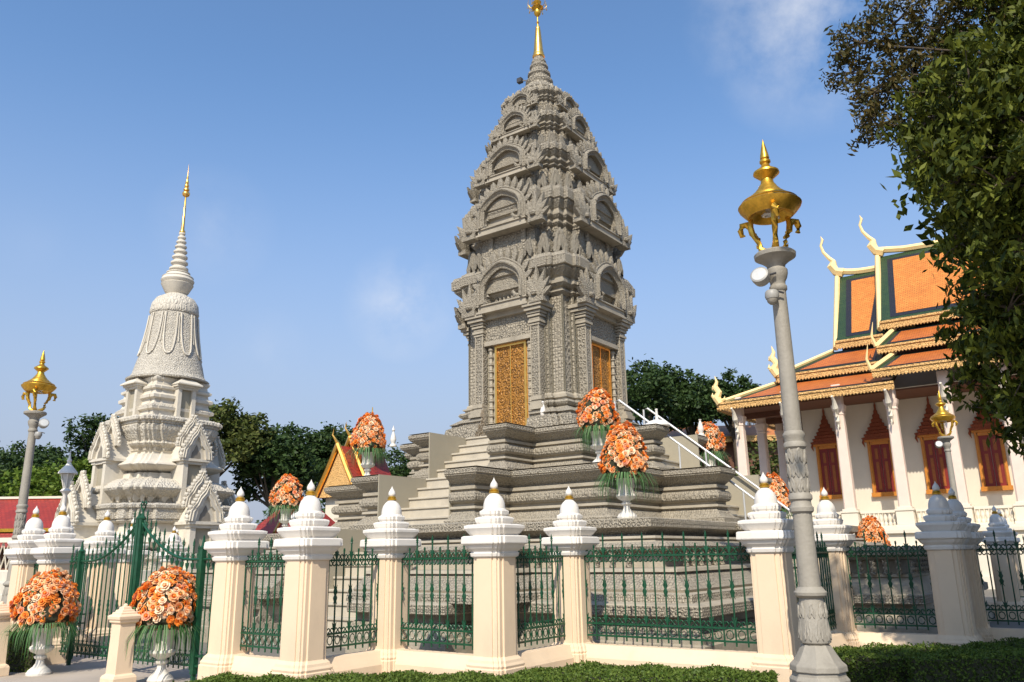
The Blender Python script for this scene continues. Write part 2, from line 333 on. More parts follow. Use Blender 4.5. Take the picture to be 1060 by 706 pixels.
# ------------------------------------------------------------------ pillars, wall and iron fence
def make_pillar():
    r = empty('boundary_pillar', rz=SITE)
    q = [(.125,.235),(.125,.212),(.185,.212),(.185,.185),(.212,.185),(.212,.125),(.235,.125)]
    b = MB(); redent(b, q, [(0,.075),(.26,.075),(.27,.06),(.30,.065),(.33,.045),(.36,.035),(.385,.012),(.40,0),(1.585,-.006)]); b.build('shaft', m_cream, r, bevel=.004)
    c = MB(); redent(c, q, [(1.585,.0),(1.60,.02),(1.64,.03),(1.645,.018),(1.66,.018),(1.70,.06),(1.745,.085),(1.75,.105),(1.765,.112),(1.845,.108),(1.855,.09),(1.86,.02),(1.865,.025),(1.89,.045),(1.95,.085),(1.985,.085),(1.99,.07),(2.0,.03),(2.0,-.04),(2.03,-.025),(2.07,-.015),(2.085,-.02),(2.10,-.06),(2.10,-.085),(2.13,-.065),(2.17,-.06),(2.19,-.09),(2.20,-.11)])
    c.build('cap', m_white, r, bevel=.004)
    d = MB(); d.lathe([(.165,2.17),(.165,2.185),(.146,2.20),(.144,2.24),(.138,2.28),(.12,2.33),(.092,2.365),(.068,2.385),(.055,2.40),(.045,2.41)], 24); d.build('bulb', m_white, r, True)
    e = MB(); e.lathe([(.05,2.40),(.068,2.41),(.068,2.425),(.055,2.43),(.062,2.445),(.05,2.46),(.03,2.462)], 20); e.build('gilt_ring', m_oldgold, r, True)
    f = MB(); f.lathe([(.03,2.458),(.048,2.475),(.053,2.50),(.045,2.53),(.026,2.56),(.010,2.585),(.002,2.61)], 16); f.build('bud', m_white, r, True)
    return r
p0 = make_pillar(); first = [True]
PILL = [(-9.95,7.1,'cream pillar with white tiered cap just right of the green gate'),
 (-8.45,7.1,'cream pillar with white tiered cap, second to the right from the green gate'),
 (-8.45,8.6,'cream pillar set back below the grey stairway of the big stupa'),
 (-6.58,8.6,'large cream pillar at the middle of the fence, below the golden door'),
 (-6.58,10.45,'set-back cream pillar at the left end of the longest fence panel'),
 (-3.62,10.5,'sunlit cream pillar at the right end of the longest fence panel, beside the tall lamp post'),
 (-3.78,13.8,'shaded pillar directly right of the tall lamp post'),
 (-2.15,13.9,'big shaded pillar with grey-looking cap on the right side of the fence'),
 (-2.15,15.35,'shaded pillar half hidden behind the big shaded right-hand pillar'),
 (-.55,15.35,'shaded pillar at the far right end of the near fence'),
 (-2.35,22.9,'distant small shaded pillar seen in front of the temple plinth'),
 (-2.45,24.9,'most distant shaded pillar overlapping the one before the temple plinth'),
 (-14.75,6.95,'cream pillar with white cap just left of the green gate'),
 (-15.75,6.95,'leftmost cream pillar of the near fence behind the left flower urn'),
 (-16.1,8.45,'white capped pillar seen just behind the left gate pillar'),
 (-18.0,8.6,'small white capped pillar between the two leftmost pillars'),
 (-18.6,10.4,'white capped pillar seen above the left leaf of the gate'),
 (-22.4,13.8,'farthest white capped pillar seen above the right leaf of the gate'),
 (-24.2,15.0,'far white pillar tip behind the gate next to the carved stone leaf')]
for a, b, lab in PILL:
    if first[0]: o = p0; o.location = AB(a,b); o['label'] = lab; o['category'] = 'pillar'; o['group'] = 'pillars of the boundary fence'; first[0] = False
    else: dup(p0, AB(a,b), SITE, lab)

def wall_path(name, pts, label):
    mb = MB()
    for (a0,b0),(a1,b1) in zip(pts[:-1], pts[1:]):
        dx, dy = a1-a0, b1-b0; ln = math.hypot(dx, dy); ux, uy = dx/ln, dy/ln
        nx, ny = -uy, ux
        e = .0
        rs = []
        for s in (0, ln):
            ring = []
            for off, z in ((.19,0),(.19,.22),(.17,.23),(.17,.26),(.15,.29),(.13,.33),(.11,.36),(.10,.385),(-.10,.385),(-.13,.33),(-.17,.26),(-.19,.22),(-.19,0)):
                a = a0+ux*s+nx*off; b = b0+uy*s+ny*off; ring.append(AB(a,b,z))
            rs.append(ring)
        mb.rings(rs)
    o = mb.build(name, m_cream, bevel=.004); return tag(o, label, 'wall')
wall_path('low_wall', [(p[0],p[1]) for p in PILL[:10]], 'low cream moulded wall carrying the green fence right of the gate')
wall_path('low_wall', [(p[0],p[1]) for p in PILL[12:18]], 'low cream moulded wall left of the green gate')
wall_path('low_wall', [(-.55,22.9),(-2.35,22.9),(-2.45,24.9),(-3.9,24.9),(-3.9,28)], 'low shaded wall far back on the right, in front of the temple')

def scroll(mb, c, ux, s, sx, sz):
    """small C scroll in the panel plane; ux: unit vector along the panel"""
    pts = []
    for i in range(11):
        t = i/10*1.55*math.pi; r = s*(1-.55*i/10)
        x = sx*(r*math.sin(t)*.95+s*.15); z = sz*(s-r*math.cos(t))
        pts.append((c[0]+ux[0]*x, c[1]+ux[1]*x, c[2]+z))
    mb.tube(pts, .0085, 4)
def fence_panel(a0, b0, a1, b1, label, detail=True, inset=.23):
    ln = math.hypot(a1-a0, b1-b0); ux_ab = ((a1-a0)/ln, (b1-b0)/ln)
    root = empty('fence_panel', AB((a0+a1)/2, (b0+b1)/2), SITE+math.atan2(ux_ab[1], ux_ab[0]), label, 'fence', 'green iron fence panels')
    w = ln-2*inset; n = max(4, int(round(w/.152))); 
    if n % 2: n += 1
    st = w/n; ux = (1,0)
    rails = MB()
    for z in (1.58, .66, .50):
        q_ = MB(); q_.box((0,0,z), (w+.10, .03, .024)); q_.build('rail', m_green, root)
    for sx in (-1,1):
        for z in (1.58, .66): rails = MB(); rails.tube([(sx*w/2,0,z-.0),(sx*(w/2+.05),0,z-.10 if z<1 else z-.14),(sx*(w/2+.01),0,z-.17)], .011, 5); rails.build('rail_hook', m_green, root)
    bars = MB(); sp = MB(); sc = MB(); orn = MB()
    for i in range(n+1):
        x = -w/2+i*st; tall = i % 2 == 0
        top = 1.80 if tall else 1.70
        bars = sp = orn = MB(); bars.tube([(x,0,.44),(x,0,top)], .0115, 6, )
        h = .11 if tall else .05; rr = .019 if tall else .016
        sp.lathe([(.011,0),(rr,.012),(.012,.025),(rr,.04),(.006,h*.8),(.001,h)], 6, (x,0,top-.01))
        if tall and detail:
            for z, d in ((1.22,1),(1.06,-1)):     # waist leaves
                for s in (-1,1):
                    orn.tube([(x,0,z-d*.09),(x+s*.022,0,z-d*.04),(x+s*.012,0,z),(x+s*.034,0,z+d*.045)], [.011,.013,.010,.003], 5)
            for s in (-1,1):
                orn.tube([(x,0,.68),(x+s*.018,0,.76),(x+s*.035,0,.80)], [.013,.011,.003], 5)
                orn.tube([(x,0,1.60),(x+s*.02,0,1.68),(x+s*.034,0,1.70)], [.013,.011,.003], 5)
        bars.build('bar', m_green, root, True)
        if i < n and detail:
            for s in (-1,1):
                cx = x+st/2+s*st*.28
                scroll(sc, (cx, 0, 1.595), ux, st*.26, -s, 1); scroll(sc, (cx, 0, 1.565), ux, st*.26, -s, -1); scroll(sc, (cx, 0, .675), ux, st*.24, -s, 1)
            sc.tube([(x+st/2+math.sin(q)*st*.32, 0, .58+math.cos(q)*.055) for q in [k*2*math.pi/8 for k in range(9)]], .008, 4)
    if detail: sc.build('scrollwork', m_green, root, True)
    return root
PL = PILL
FP = [(0,1,'short green iron panel between the two pillars right of the gate'),(1,2,'short angled green panel in front of the left grey terraces'),(2,3,'green panel under the grey stairway, left of the middle pillar'),
 (3,4,'short angled green panel right of the middle pillar'),(4,5,'longest green iron panel, in front of the carved grey base'),(5,6,'shaded angled iron panel mostly hidden behind the tall lamp post'),
 (6,7,'dark shaded iron panel between the two shaded right pillars'),(7,8,'short shaded panel behind the big shaded pillar'),(8,9,'dark iron panel at the right edge of the photo')]
for i, j, lab in FP: fence_panel(PL[i][0], PL[i][1], PL[j][0], PL[j][1], lab)
fence_panel(-2.35,22.9,-.55,22.9,'distant shaded iron panel by the right edge', False)
fence_panel(-2.35,22.9,-2.45,24.9,'distant shaded iron panel between the two far pillars', False)
fence_panel(-14.75,6.95,-15.75,6.95,'narrow green panel between the two leftmost pillars')
fence_panel(-15.75,6.95,-16.1,8.45,'hidden green panel behind the left corner pillars', False)
fence_panel(-16.1,8.45,-18.0,8.6,'green panel behind the leftmost pillars', False)

# ------------------------------------------------------------------ the double gate
ga0, ga1 = -14.42, -10.28
gw = ga1-ga0; gl = gw/2
def gate_leaf(side, label):
    r = empty('gate_leaf', AB((ga0+ga1)/2+side*gl/2, 7.02), SITE, label, 'gate', 'two leaves of the green gate')
    def topz(t): return 1.62+.62*max(0, (t-.30)/.70)**1.9      # t: 0 hinge .. 1 meeting edge
    fr = MB(); x0 = -side*(-gl/2)    # hinge edge x
    hx = side*gl/2; mx = -side*gl/2
    px = side*(gl/2-.34)
    fr.box((px,0,.93),(.075,.075,1.68)); fr.box((mx+side*.045,0,1.22),(.07,.07,2.05)); fr.box((px,0,.06),(.05,.05,.12)); fr.box((mx+side*.045,0,.1),(.045,.045,.2))
    for z in (.20,.33): fr.box((0,0,z),(gl-.02,.035,.028))
    fr.lathe([(.05,0),(.055,.02),(.03,.04),(.012,.17),(.001,.19)],8,(px,0,1.77)); fr.lathe([(.05,0),(.055,.02),(.03,.05),(.02,.09),(.001,.10)],8,(mx+side*.045,0,2.245))
    curve = []
    for i in range(19):
        t = i/18; x = hx-side*gl*t; curve.append((x,0,topz(t)))
    fr.tube(curve, .02, 6); fr.build('frame', m_green, r)
    bars = MB(); sp = MB(); sc = MB(); n = 15
    for i in range(n+1):
        t = (i+.4)/(n+.8); x = hx-side*gl*t; z1 = topz(t)
        if abs(x-px) < .05: continue
        tall = i % 2 == 0; top = z1+(.20 if tall else .12); bars = sp = MB()
        bars.tube([(x,0,.14),(x,0,top)], .0115, 6)
        sp.lathe([(.011,0),(.018,.012),(.012,.025),(.017,.04),(.006,.085),(.001,.11)], 6, (x,0,top-.01))
        bars.build('bar', m_green, r, True)
        for s in (-1,1):
            sc.tube([(x,0,z1-.03),(x+s*.02,0,z1+.05),(x+s*.045,0,z1+.10)], [.012,.012,.003], 5)
            sc.tube([(x,0,z1-.16),(x+s*.026,0,z1-.09),(x+s*.03,0,z1-.05)], [.003,.012,.012], 5)
            if tall:
                for z, d in ((.98,1),(.84,-1)): sc.tube([(x,0,z-d*.08),(x+s*.02,0,z-d*.03),(x+s*.011,0,z),(x+s*.032,0,z+d*.045)], [.011,.013,.010,.003], 5)
            scroll(sc, (x+s*.02,0,.35), (1,0), .026, -s, 1); scroll(sc, (x+s*.03,0,z1+.02), (1,0), .032, -s, 1)
        sc.tube([(x+gl/n/2+math.sin(q)*.035, 0, .265+math.cos(q)*.05) for q in [k*2*math.pi/8 for k in range(9)]], .008, 4)
    sc.build('scrollwork', m_green, r, True)
    if side == 1:
        h = MB()
        for s in (-1,1):
            h.tube([(mx+side*.045+s*q[0],0,2.36+q[1]) for q in ((0,0),(.055,.06),(.075,.12),(.05,.155),(.015,.135),(.02,.10),(.04,.10))], .014, 6)
            h.tube([(mx+s*(.05+q[0]),0,2.0+q[1]) for q in ((0,0),(.09,.06),(.11,.16),(.07,.22),(.03,.18),(.05,.13))], .014, 6)
        h.tube([(mx+.045,0,2.30),(mx+.045,0,2.38)], .012, 6); h.build('heart_finial', m_green, r, True)
gate_leaf(-1, 'left leaf of the green iron gate with its swooping top')
gate_leaf(1, 'right leaf of the green iron gate, carrying the heart finial at the centre')

# ------------------------------------------------------------------ hedges
def hedge(name, outline_back, outline_front, h, label, n, seed, m=m_hedge):
    """solid twiggy core with thousands of small leaves on its top and sides"""
    rs = np.random.default_rng(seed); mb = MB()
    bk, ft = outline_back, outline_front; nn = len(bk)
    rings = [[(f[0],f[1],0),(f[0],f[1],h-.02),(b[0],b[1],h-.02),(b[0],b[1],0)] for b, f in zip(bk, ft)]
    root = empty(name, (0,0,0), 0, label, 'hedge')
    mb.rings(rings).build('twig_core', m_hedgein, root)
    seg = [math.hypot(ft[i+1][0]-ft[i][0], ft[i+1][1]-ft[i][1]) for i in range(nn-1)]; tot = sum(seg)
    vs = np.zeros((n,4,3)); 
    for i in range(n):
        k = rs.choice(nn-1, p=np.array(seg)/tot); t = rs.random()
        f = np.array(ft[k])*(1-t)+np.array(ft[k+1])*t; b = np.array(bk[k])*(1-t)+np.array(bk[k+1])*t
        wv = rs.random()
        if wv < .5:
            s = rs.random()**.8; p = np.array([*(f*(1-s)+b*s), h+rs.normal(0,.012)+.018*math.sin(f[0]*9)])
        elif wv < .96: p = np.array([*f, rs.random()*h]); p[:2] += rs.normal(0,.014,2)
        else:
            e = 0 if rs.random() < .5 else nn-1; s = rs.random(); p = np.array([*(np.array(ft[e])*(1-s)+np.array(bk[e])*s), rs.random()*h]); p += rs.normal(0,.012,3)
        u = rs.normal(size=3); u[2] = abs(u[2])*.9; u /= np.linalg.norm(u); v = np.cross(u, rs.normal(size=3)); v /= np.linalg.norm(v)
        L_ = .013+rs.random()*.014
        vs[i] = [p-u*L_*.6, p+v*L_*.55, p+u*L_*1.3, p-v*L_*.55]
    leaf_mesh(vs, 'leaves', m, root)
    return root
def leaf_mesh(vs, name, m, parent=None):
    n = len(vs); me = bpy.data.meshes.new(name); me.vertices.add(n*4); me.vertices.foreach_set('co', vs.reshape(-1))
    me.loops.add(n*4); me.loops.foreach_set('vertex_index', np.arange(n*4, dtype=np.int32)); me.polygons.add(n)
    me.polygons.foreach_set('loop_start', np.arange(0, n*4, 4, dtype=np.int32))
    for q in (m if isinstance(m, list) else [m]): me.materials.append(q)
    if isinstance(m, list): me.polygons.foreach_set('material_index', (rng.random(n)**3*len(m)).astype(np.int32))
    me.update(calc_edges=True); o = bpy.data.objects.new(name, me); COL.objects.link(o)
    if parent: o.parent = parent
    return o
hedge('clipped_hedge', [(-3.93,9.6),(-3.45,10.35),(-2.6,10.0),(-1.6,10.35),(-.15,10.0),(.8,10.9),(2.6,10.15),(2.95,9.95)],
      [(-3.88,9.25),(-3.3,9.45),(-2.4,9.3),(-1.5,9.45),(-.15,9.25),(.75,9.6),(2.5,9.35),(2.75,9.3)], .27, 'sunlit clipped green hedge along the foot of the fence', 42000, 3)
hedge('clipped_hedge', [(4.2,11.7),(5.0,12.2),(6.2,12.0),(7.6,12.9),(9.5,13.4)], [(4.0,10.9),(5.0,10.8),(6.2,10.7),(7.6,10.7),(9.5,10.8)], .30, 'dark shaded hedge at the lower right below the shaded pillars', 24000, 4)
hedge('clipped_hedge', [(4.75,10.5),(7.0,10.6),(9.0,10.6)], [(4.6,10.02),(7.0,10.02),(9.0,10.02)], .38, 'nearest dark hedge behind the kerb at the lower right corner', 18000, 5)
hedge('clipped_hedge', [(-9.3,14.0),(-7.5,13.5)], [(-9.1,13.3),(-7.4,13.15)], .55, 'dark low hedge behind the left flower urn', 6000, 6)

# ------------------------------------------------------------------ the big grey stupa on its terraces (local x = right along the front, local y = away)
TC = (1.0, 22.77, 0)
st = empty('prang_stupa', TC, SITE, 'tall grey carved stone stupa tower with golden doors standing on stepped terraces', 'stupa')
def terr_prof(H, k=1.0, dep=1.0):
    f = [(1.0,0),(.995,-.12),(.975,0),(.90,.0),(.885,-.03),(.87,-.015),(.72,-.25),(.70,-.27),(.69,-.20),(.635,-.20),(.625,-.27),(.60,-.27),(.59,-.20),(.555,-.155),(.50,-.14),(.445,-.155),(.41,-.20),(.40,-.28),(.35,-.28),(.34,-.20),(.30,-.19),(.29,-.26),(.27,-.26),(.12,-.10),(.11,-.03),(.10,0),(.0,0)]
    return [(z*H, d*dep) for z, d in reversed(f)]
L3 = [(.85,2.38,0,0),(.85,4.1,0,1),(1.55,4.1),(1.55,2.95),(2.95,2.95),(2.95,1.55),(4.1,1.55),(4.1,.85,1,0),(2.38,.85,0,0)]
L2 = [(.95,3.5,0,0),(.95,5.72,0,1),(1.85,5.72),(1.85,4.35),(4.35,4.35),(4.35,1.85),(5.6,1.85),(5.6,.95,1,0),(3.5,.95,0,0)]
L1 = [(1.1,5.1,0,0),(1.1,7.3,0,1),(2.1,7.3),(2.1,6.07),(6.07,6.07),(6.07,3.3),(7.2,3.3),(7.2,1.1,1,0),(5.1,1.1,0,0)]
def terrace(nm, q, z0, z1, dep):
    """split by height: frieze slabs, moulded middle"""
    P = terr_prof(z1-z0, dep=dep)
    mb = MB(); redent(mb, q, P, z0=z0); o = mb.build(nm, [m_grey, m_frieze, m_petal], st)
    # frieze material on the vertical slab faces, petals on the round band and slopes
    for p in o.data.polygons:
        z = (p.center.z-z0)/(z1-z0)
        if abs(p.normal.z) < .2 and (.88 < z < .99 or z < .11): p.material_index = 1
        elif .12 < z < .29 or .42 < z < .58 or .72 < z < .88: p.material_index = 2
    return o
terrace('terrace', L3, 3.46, 4.6, 1.0); terrace('terrace', L2, 2.22, 3.46, 1.05)
# lowest base, seen through the fence: petals, balusters, frieze
mb = MB(); redent(mb, L1, [(.86,1.25),(1.0,1.22),(1.02,1.06),(1.06,1.08),(1.14,.98),(1.30,.76),(1.32,.82),(1.37,.80),(1.39,.40),(1.64,.36),(1.66,.56),(1.72,.60),(1.78,.52),(1.80,.16),(1.84,.10),(1.86,.16),(1.90,.14),(1.91,-.22),(1.94,-.24),(2.05,-.04),(2.06,0),(2.2,0),(2.22,-.1)])
o = mb.build('terrace', [m_grey, m_frieze, m_petal], st)
for p in o.data.polygons:
    z = p.center.z
    if abs(p.normal.z) < .25 and (2.05 < z < 2.21 or z < 1.0): p.material_index = 1
    elif 1.08 < z < 1.32 or 1.66 < z < 1.78 or 1.9 < z < 2.05: p.material_index = 2
L0 = [(1.3,7.0,0,0),(1.3,8.7,0,1),(3.0,8.7),(3.0,7.55),(7.55,7.55),(7.55,3.6),(8.6,3.6),(8.6,1.3,1,0),(7.0,1.3,0,0)]
mb = MB(); redent(mb, L0, [(.0,0),(.30,0),(.32,-.05),(.38,-.05),(.52,-.16),(.54,-.22),(.66,-.22),(.68,-.03),(.70,0),(.84,0),(.86,-.03),(.88,-.2)])
o = mb.build('terrace', [m_grey, m_frieze, m_petal], st)
for p in o.data.polygons:
    if abs(p.normal.z) < .3 and .69 < p.center.z < .86: p.material_index = 1
    elif .38 < p.center.z < .54: p.material_index = 2
BALM = []
def bal(x, y, z=1.39):      # little balusters in the recess of the base, front and right side
    if BALM: o = BALM[0].copy(); COL.objects.link(o); o.parent = st; o.location = (x, y, z); return
    mb = MB(); mb.lathe([(.055,0),(.055,.03),(.03,.05),(.05,.09),(.05,.12),(.025,.15),(.05,.18),(.055,.22),(.055,.25)], 8); o = mb.build('baluster', m_carve, st, True); o.location = (x, y, z); BALM.append(o)
for i in range(-20, 21):
    t = i*.31
    if abs(t) > 2.9 and abs(t) < 6.2: bal(t, -6.60)
    if abs(t) > 4.2 and abs(t) < 6.2: bal(6.60, t)
for t in (1.4,1.75,2.1): bal(t,-7.83); bal(-t,-7.83)
for t in (1.5,1.8,2.1,2.4,2.7,3.0,3.3): bal(7.72,-t)
for (x0,x1,y0,y1) in ((7.9,9.7,-3.2,-1.12),(7.9,9.9,1.12,3.4)):
    mb = MB(); pr = [(0,0),(.30,0),(.32,-.05),(.38,-.05),(.52,-.16),(.54,-.22),(.66,-.22),(.68,-.03),(.70,0),(.84,0),(.86,-.06),(1.0,-.10),(1.12,-.22),(1.14,-.18),(1.18,-.18),(1.2,-.36),(1.42,-.36),(1.44,-.20),(1.50,-.16),(1.52,-.02),(1.64,0),(1.66,-.06)]
    mb.rings([[(x0-d*0,y0-d,z),(x1+d,y0-d,z),(x1+d,y1+d,z),(x0-d*0,y1+d,z)] for z, d in pr])
    o = mb.build('stair_block', [m_grey, m_frieze], st)
    for p in o.data.polygons:
        if abs(p.normal.z) < .3 and (.7 < p.center.z < .85 or p.center.z > 1.52): p.material_index = 1
    for i in range(8): bal(x0+.15+i*(x1-x0-.3)/7, y0+.14, 1.18)
    for i in range(7): bal(x1-.14, y0+.25+i*(y1-y0-.4)/7, 1.18)
# stairs with smooth plaster cheeks, front and right
def flight(rot, hw, v0, z0, z1, n, tread, inner):
    T = Matrix.Rotation(rot, 4, 'Z'); mb = MB(); mb.T = T; rise = (z1-z0)/n
    for i in range(n):
        y = -(v0-i*tread); zt = z0+rise*(i+1)
        mb.bx(-hw, hw, y, -inner, zt-rise-(.05 if i else 0), zt-.045); mb.bx(-hw, hw, y-.035, y+tread+.02 if i < n-1 else -inner, zt-.045, zt-.001*(i == n-1))
    return mb.build('stair_flight', m_step, st, bevel=.008)
def cheeks(rot, hw, vo, vi, z0, z1):
    T = Matrix.Rotation(rot, 4, 'Z')
    for s in (-1, 1):
        mb = MB(); mb.T = T; mb.bx(s*hw, s*(hw-.03), -(vo if (s < 0) == (rot == 0) else vo-.30), -vi, z0, z1-.0); mb.build('stair_cheek', m_plaster, st)
for rot in (0, R(90)):
    flight(rot, .82, 3.80, 3.46, 4.6, 5, .28, 2.40); flight(rot, .92, 5.29, 2.22, 3.46, 5, .30, 3.52); flight(rot, 1.07, 8.0, 0, 2.22, 9, .30, 5.12)
    cheeks(rot, .85, 4.1, 2.39, 3.46, 4.595); cheeks(rot, .95, 5.7 if rot == 0 else 5.58, 3.51, 2.22, 3.455); cheeks(rot, 1.1, 7.28 if rot == 0 else 7.18, 5.11, .88, 2.215)

# --- tower body
q = [(1.08,1.735),(1.08,1.70),(1.22,1.70),(1.22,1.60),(1.60,1.60),(1.60,1.22),(1.70,1.22),(1.70,1.08),(1.735,1.08)]
qp = [(.80,1.5,0,0),(.80,1.735,0,1)]+q+[(1.735,.80,1,0),(1.5,.80,0,0)]
mb = MB(); redent(mb, qp, [(4.58,.62),(4.62,.62),(4.80,.58),(4.82,.50),(5.00,.46),(5.05,.36),(5.10,.34),(5.12,.40),(5.28,.16),(5.30,.12),(5.34,.18),(5.40,.22),(5.46,.18),(5.48,.08),(5.52,.08),(5.54,.13),(5.58,.13),(5.60,.05),(5.64,.05),(5.68,.03),(5.70,0)])
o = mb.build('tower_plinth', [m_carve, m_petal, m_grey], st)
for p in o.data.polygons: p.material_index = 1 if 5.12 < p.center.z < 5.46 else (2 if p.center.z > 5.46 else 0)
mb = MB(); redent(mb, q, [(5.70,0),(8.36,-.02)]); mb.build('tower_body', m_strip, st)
for k in range(4):      # vertical fillets along each stripe of the corner piers
    T = Matrix.Rotation(k*math.pi/2, 4, 'Z')
    for sx in (-1, 1):
        mb = MB(); mb.T = T
        for x, y in ((1.10,1.70),(1.205,1.70),(1.24,1.60),(1.585,1.60)):
            mb.bx(sx*x-.014, sx*x+.014, -y-.022, -y+.01, 5.70, 8.34)
        for yy, x in ((1.24,1.60),(1.585,1.60),(1.10,1.70),(1.205,1.70)):
            mb.bx(sx*(x-.01), sx*(x+.022), -yy-.014, -yy+.014, 5.70, 8.34)
        mb.build('corner_fillets', m_plaster, st)
def cornice(q, z0, steps, nm='cornice'):
    mb = MB(); redent(mb, q, [(z0+z, d) for z, d in steps])
    o = mb.build(nm, [m_grey, m_petal, m_frieze], st)
    zs = [z0+z for z, d in steps]; H = zs[-1]-zs[0]
    for p in o.data.polygons:
        t = (p.center.z-zs[0])/H
        if abs(p.normal.z) > .9: continue
        p.material_index = 2 if t > .62 and abs(p.normal.z) < .3 else (1 if abs(p.normal.z) > .3 else 0)
    return o
def corn(H, lip):      # a stack of mouldings flaring to a lip
    return [(0,-.02),(.03*H,.05*lip),(.08*H,.22*lip),(.11*H,.22*lip),(.12*H,.08*lip),(.17*H,.08*lip),(.20*H,.25*lip),(.27*H,.48*lip),(.34*H,.50*lip),(.36*H,.28*lip),(.43*H,.28*lip),(.46*H,.40*lip),(.60*H,.82*lip),(.62*H,.86*lip),(.64*H,.80*lip),(.66*H,.80*lip),(.67*H,1.0*lip),(.90*H,1.02*lip),(.92*H,.95*lip),(1.0*H,.85*lip)]
cornice(q, 8.34, corn(1.1, .36))
def scq(q, s): return [tuple([p[0]*s, p[1]*s]) for p in q]
# tiers: (wall z0, wall z1, wall half, cornice z1, lip)
qq = [(.55,1.25),(.55,1.08),(.80,1.08),(.80,.94),(1.0,.94+.06),(1.0-.0,.80),(1.08,.80),(1.08,.55),(1.25,.55)]
qq = [(.62,1.22),(.62,1.06),(.84,1.06),(.84,.98),(.98,.98),(.98,.84),(1.06,.84),(1.06,.62),(1.22,.62)]
TIERS = [(9.44,10.42,1.50,11.5,.24),(11.5,12.36,1.28,13.02,.20),(13.02,13.80,1.0,14.28,.16),(14.28,14.94,.78,15.3,.12)]
for z0, z1, h, z2, lip in TIERS:
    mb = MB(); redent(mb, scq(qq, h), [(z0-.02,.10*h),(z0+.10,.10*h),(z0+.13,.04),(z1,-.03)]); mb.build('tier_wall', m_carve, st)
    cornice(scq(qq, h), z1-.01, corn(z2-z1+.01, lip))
# lotus crown and the stone rings
mb = MB()
mb.lathe([(.62,15.28),(.66,15.36),(.60,15.44),(.50,15.50),(.52,15.62),(.60,15.74),(.55,15.86),(.42,15.95),(.40,16.02),(.44,16.08),(.44,16.16),(.33,16.24),(.32,16.32),(.37,16.38),(.36,16.46),(.27,16.54),(.26,16.62),(.30,16.68),(.28,16.76),(.22,16.82),(.24,16.88),(.21,16.95),(.17,17.0),(.16,17.1)], 28)
mb.build('stone_crown', m_carve, st, True)
pm = MB()
for n, r, z, w, h in ((12,.62,15.36,.26,.42),(12,.50,15.62,.24,.36),(10,.38,16.05,.19,.22),(9,.31,16.36,.15,.17),(8,.24,16.66,.12,.13)):
    for i in range(n):
        pm.T = Matrix.Rotation(2*math.pi*(i+.5*(n % 3))/n, 4, 'Z') @ Matrix.Translation((0,-r,z)) @ Matrix.Rotation(R(-12), 4, 'X')
        l_ = leaf_mb(w, h, .06, 3); pm.add(l_.v, l_.f)
pm.T = Matrix.Identity(4); pm.build('lotus_petals', m_grey, st, True)
mb = MB(); mb.lathe([(.17,17.05),(.20,17.08),(.20,17.14),(.16,17.18),(.17,17.24),(.145,17.3),(.15,17.34),(.085,18.12),(.07,18.16),(.08,18.2),(.03,18.24)], 20); mb.build('gilt_spire', m_gold, st, True)
mb = MB(); mb.lathe([(.022,18.2),(.018,18.66)], 8); mb.lathe([(.03,18.34),(.05,18.38),(.02,18.42)], 10)
mb.lathe([(.03,18.60),(.10,18.68),(.12,18.76),(.10,18.84),(.16,18.90),(.20,18.93),(.17,18.97),(.06,19.05),(.13,19.12),(.14,19.15),(.03,19.25),(.02,19.6)], 14)
for i in range(8):
    a = i*math.pi/4; c, s = math.cos(a), math.sin(a)
    mb.tube([(.05*c,.05*s,18.86),(.24*c,.24*s,18.92),(.31*c,.31*s,19.04),(.29*c,.29*s,19.22)], [.015,.014,.011,.004], 5)
    mb.lathe([(.001,0),(.02,.02),(.016,.08),(.001,.09)], 6, (.31*c,.31*s,18.86)); mb.tube([(.31*c,.31*s,18.95),(.31*c,.31*s,19.05)], .005, 4)
mb.build('umbrella_finial', m_oldgold, st, True)
mb = MB(); mb.box((-.50,-.36,16.25),(.16,.14,.15)); mb.box((-.42,-.30,16.25),(.2,.03,.03), rz=.6); mb.build('small_floodlight', m_dark, st)

